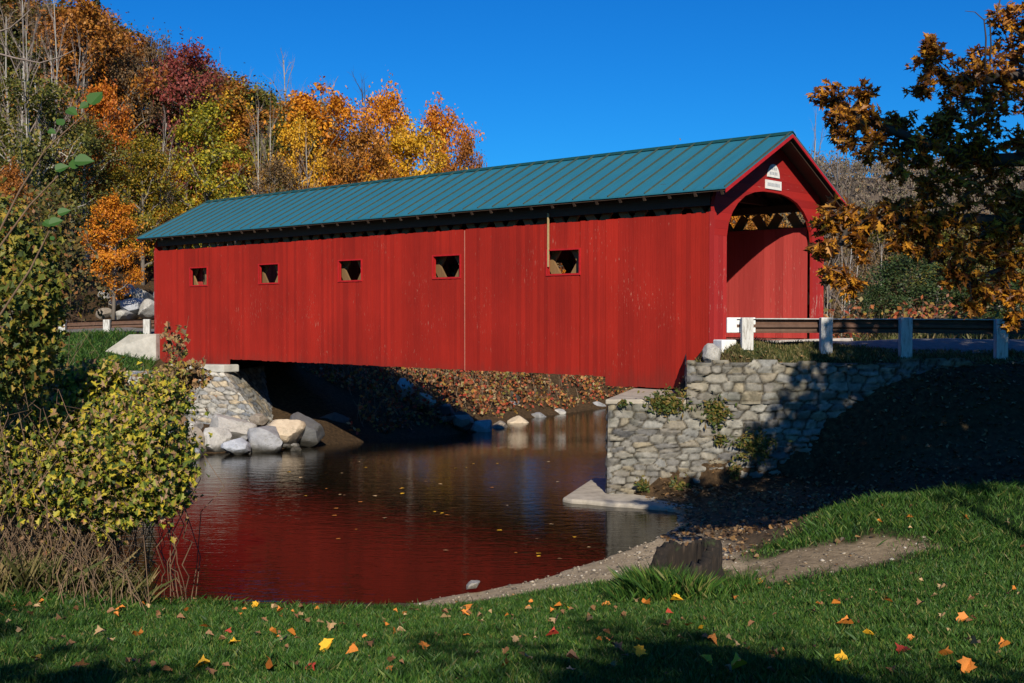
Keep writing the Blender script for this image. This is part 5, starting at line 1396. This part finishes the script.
# green sprigs and bare twigs close to the camera at the top left
m_sprig = leafmat('bright_green_leaves', [(0, (.035, .10, .02)), (1, (.07, .17, .03))], trans=.35)
for pts, leaves, lb in [([(-10, 250), (20, 190), (45, 150), (78, 120), (104, 96)], [(96, 98, .13), (84, 106, .12), (72, 112, .11), (60, 122, .09), (52, 132, .08)], 'upper vine sprig with bright green leaves at the left edge'),
                        ([(-10, 260), (30, 205), (62, 172), (86, 160)], [(74, 164, .11), (84, 161, .12), (62, 168, .09)], 'middle vine sprig with two bright green leaves'),
                        ([(-10, 330), (30, 270), (52, 226), (70, 210)], [(64, 212, .12), (56, 222, .1), (48, 224, .09), (52, 238, .08)], 'lower vine sprig with green leaves at the left')]:
    Yq = 9.0; base = at(*pts[0], Yq); mb = MB()
    mb.tube([at(u, v, Yq) - base for u, v in pts], [.009, .008, .006, .005, .003][:len(pts)], 5, False); e = empty('vine_sprig', base, 0, lb, 'vine')
    mb.obj('stem', m_stem, e, True)
    for u, v, s0 in leaves:
        P = np.array([at(u, v, Yq - .03) - base]); link_mesh('leaf', leaf_cloud('leaf', P, np.array([[.1, -.8, .5]]), s0, LEAF_BROAD, m_sprig, rr), e)
mb = MB(); base = at(-15, 55, 10)
for pts, rd in [([(-15, 50), (15, 58), (40, 63), (60, 57), (75, 50)], .010), ([(-15, 36), (10, 28), (22, 18), (30, 10)], .008), ([(40, 63), (34, 76), (30, 88)], .005)]:
    mb.tube([at(u, v, 10) - base for u, v in pts], [rd * (1 - .15 * i) for i in range(len(pts))], 5, False)
o = mb.obj('bare_branch', m_twig, None, True); o.location = base; tag(o, 'thin bare arching twigs at the top left edge', 'branch')

# ---- the oak leaning in from the right
rr = np.random.default_rng(61)
m_oak = leafmat('oak_leaves', [(0, (.06, .022, .008)), (.35, (.16, .055, .010)), (.65, (.46, .18, .016)), (.88, (.66, .32, .025)), (1, (.14, .055, .015))], trans=.34, rough=.45)
OK = [(1000, 20, 16, 14.3), (1015, 70, 22, 14.0), (1020, 140, 22, 13.6), (1022, 200, 22, 13.3), (1020, 270, 20, 13.2), (1015, 320, 10, 13.1), (940, 140, 18, 13.1), (968, 138, 20, 13.2), (925, 230, 20, 12.8), (985, 235, 22, 13.0), (832, 96, 18, 13.0), (848, 108, 20, 13.0), (864, 116, 18, 13.1), (884, 122, 16, 13.2), (850, 134, 20, 12.9), (872, 148, 18, 13.0), (900, 122, 12, 13.2), (898, 140, 15, 13.2), (838, 120, 12, 12.8), (862, 94, 10, 13.1),
      (928, 62, 20, 13.4), (948, 76, 24, 13.4), (924, 86, 14, 13.3), (970, 88, 28, 13.5), (998, 72, 24, 13.8), (958, 108, 20, 13.3), (944, 122, 16, 13.2), (992, 112, 24, 13.5), (1016, 44, 24, 14.2), (1012, 100, 26, 13.8), (1022, 20, 18, 14.3), (935, 48, 12, 13.4), (978, 62, 16, 13.7),
      (918, 152, 24, 13.0), (950, 164, 27, 13.0), (986, 154, 28, 13.2), (1012, 172, 28, 13.4), (904, 168, 18, 12.9), (930, 185, 22, 12.9), (968, 190, 28, 13.0), (1004, 205, 28, 13.2),
      (842, 216, 20, 12.6), (852, 234, 15, 12.6), (826, 250, 12, 12.5), (836, 274, 13, 12.5), (852, 286, 9, 12.5), (872, 214, 20, 12.7), (896, 210, 24, 12.8), (920, 212, 24, 12.9), (946, 218, 26, 12.9), (826, 222, 12, 12.5), (862, 250, 10, 12.6),
      (900, 240, 16, 12.8), (932, 246, 20, 12.9), (962, 254, 24, 12.9), (1002, 262, 26, 13.1), (980, 286, 20, 12.9), (1012, 298, 14, 13.0), (956, 276, 14, 12.8), (975, 306, 9, 12.8), (1020, 235, 24, 13.2), (1000, 235, 24, 13.1)]
tb = np.array([10.2, 14.6, 0]); tb[2] = float(ground_z(tb[0], tb[1])[0])
oak = empty('oak_tree', tb, 0, 'large oak with orange brown leaves reaching in from the right edge', 'tree')
Cn = np.array([at(u, v, Y0) for u, v, _, Y0 in OK])
mb = MB(); trunk_pts = [tb + np.array(q) for q in [(0, 0, -.3), (.05, -.05, 1.5), (-.1, .0, 3.4), (.1, -.1, 5.2), (.2, 0, 7.4), (.3, .1, 10.2)]]
mb.tube([p - tb for p in trunk_pts], [.42, .33, .29, .24, .16, .04], 12)
limb_nodes = []
def limb(pts, r0):
    p_ = np.array(pts, float); q = [p_[0]]
    for a, c_ in zip(p_[:-1], p_[1:]): q += list(curve_pts(a, c_, rr, .05, 4))[1:]
    q = np.array(q); mb.tube(q - tb, [r0 * (1 - .86 * i / (len(q) - 1)) for i in range(len(q))], 7, False); limb_nodes.extend(q[3:])
limb([trunk_pts[3], at(1090, 60, 14.2), at(1010, 78, 13.8), at(955, 82, 13.4), at(928, 66, 13.4)], .13)
limb([trunk_pts[3], at(1085, 160, 13.8), at(990, 160, 13.3), at(915, 142, 13.1), at(858, 116, 13.0), at(832, 98, 13.0)], .12)
limb([trunk_pts[2], at(1080, 225, 13.4), at(1000, 222, 13.1), at(920, 216, 12.9), at(850, 224, 12.6), at(832, 262, 12.5)], .12)
limb([trunk_pts[2], at(1070, 270, 13.3), at(1010, 262, 13.1), at(970, 284, 12.9)], .08)
limb([trunk_pts[3], at(1060, 20, 14.4), at(1022, 40, 14.2)], .08)
LN = np.array(limb_nodes)
for c_ in Cn:
    k = np.argmin(((LN - c_) ** 2).sum(1)); mb.tube(np.array(curve_pts(LN[k], c_, rr, .1, 4)) - tb, [.018, .014, .011, .008, .005], 5, False)
# bare forked twig against the sky
for pts in ([(985, 70), (986, 38), (984, 20), (975, 12), (965, 11)], [(984, 20), (997, 14), (1001, -5)], [(990, 60), (991, 45), (990, 22)]):
    mb.tube([at(u, v, 13.5) - tb for u, v in pts], [.012, .010, .008, .006, .004][:len(pts)], 4, False)
BIG = [((9.6, 13.6, 3.4), (2.6, 2.6, 3.0)), ((8.4, 12.8, 4.6), (1.9, 1.9, 1.9)), ((11.6, 14.2, 5.4), (2.9, 2.6, 2.8)), ((7.4, 13.2, 3.0), (1.5, 1.6, 1.8)), ((13.2, 13.4, 4.2), (2.8, 2.6, 3.0)), ((10, 13, 6.6), (2.4, 2.2, 1.6)), ((7.9, 13.6, 1.4), (1.4, 1.4, 1.2)), ((10.6, 13.2, 1.6), (2.2, 1.8, 1.4)), ((15.5, 13.6, 3.6), (2.6, 2.4, 3.0))]
for c_, rad in BIG:
    for k in range(5):
        q = np.array(c_) + rr.normal(size=3) * np.array(rad) * .5; i = rr.integers(2, 5); mb.tube(np.array(curve_pts(trunk_pts[i], q, rr, .08, 5)) - tb, [.06, .05, .04, .03, .02, .01], 5, False)
mb.obj('trunk', m_bark_dark, oak, True)
P, D, Nn_ = [], [], []
for (u, v, rp_, Y0), c_ in zip(OK, Cn):
    nt_ = int(5 + rp_ * .95); rad_ = rp_ / FPX * Y0
    for k in range(nt_):
        ec = c_ + unit(rr.normal(size=3)) * rad_ * rr.uniform(.2, 1.0) * np.array([1, 1.1, .9]); out_ = unit(ec - c_ + np.array([-.05, 0, -.02]) + rr.normal(size=3) * .03)
        for m in range(rr.integers(5, 9)):
            d = unit(out_ * .6 + rr.normal(size=3) * .75 + np.array([0, 0, -.35])); P.append(ec + d * .06); D.append(d); Nn_.append(np.array([0, -.5, .7]) + rr.normal(size=3) * .6)
P1 = np.array(P); D1 = np.array(D); N1 = np.array(Nn_)
PB = []
for c_, rad in BIG:
    n_ = int(1900 * rad[0] * rad[2] / 4); d = unit(rr.normal(size=(n_, 3))); PB.append(np.array(c_) + d * (rr.uniform(.15, 1, n_) ** .5)[:, None] * np.array(rad))
PB = np.concatenate(PB)
keep = PB[:, 0] / PB[:, 1] > .46
PB = PB[keep]
P = np.concatenate([P1, PB]); D = np.concatenate([D1, rr.normal(size=PB.shape) + np.array([0, 0, -.4])]); Nn_ = np.concatenate([N1, np.array([0, -.4, .7]) + rr.normal(size=PB.shape) * .6])
sz = np.concatenate([np.full(len(P1), .122), np.full(len(PB), .30)])
link_mesh('crown', leaf_cloud('crown', P - tb, Nn_, sz, LEAF_OAK, m_oak, rr, 1.1, D), oak)

# ---- trees behind the photographer: their shade falls on the lawn and the oak
kinds('highshade', 1, lambda i: broadleaf('t', 520, 12, 4.2, .85, LM['rust'], m_bark, 3900, .36, nl=18, spread=.34, up=.08))
kinds('shade', 2, lambda i: broadleaf('t', 500 + i, 12, 4.2, .38, LM['rust'], m_bark, 8500, .36, nl=18, spread=.5))
for x, y, H, sw, lb in [(8.0, -1.5, 13.4, .82, 'tall tree behind the camera whose crown shades the oak leaves'), (-5.0, -7.5, 9.5, .8, 'tree behind the camera whose shade falls on the left of the lawn'), (2.6, -9.5, 9.4, .46, 'tree behind the camera whose trunk shadow crosses the lawn near the stump'), (5.2, -8.5, 8.2, .5, 'slim tree behind the camera whose narrow shade crosses the lower right lawn'),
        (17.5, 18.5, 13, 1.1, 'big unseen tree right of the oak added to block sky light'), (18, 9, 14, 1.2, 'big unseen tree at the right of the lawn added to block sky light'), (18.5, 2, 12, 1.0, 'unseen tree nearest the camera on the right added to block sky light')]:  # these three stand out of view, added to keep sky light off the wall
    zb = float(ground_z(x, y)[0]); e = empty('broadleaf_tree', (x, y, zb), x, lb, 'tree'); e.scale = (sw, sw * (.4 if y == -1.5 else 1), H / 12)
    if y == -1.5: e.rotation_euler = (0, 0, 0)
    t_, c_ = KIND['highshade'][0] if y == -1.5 else KIND['shade'][0 if x > 0 else 1]; link_mesh('trunk', t_, e); link_mesh('crown', c_, e)
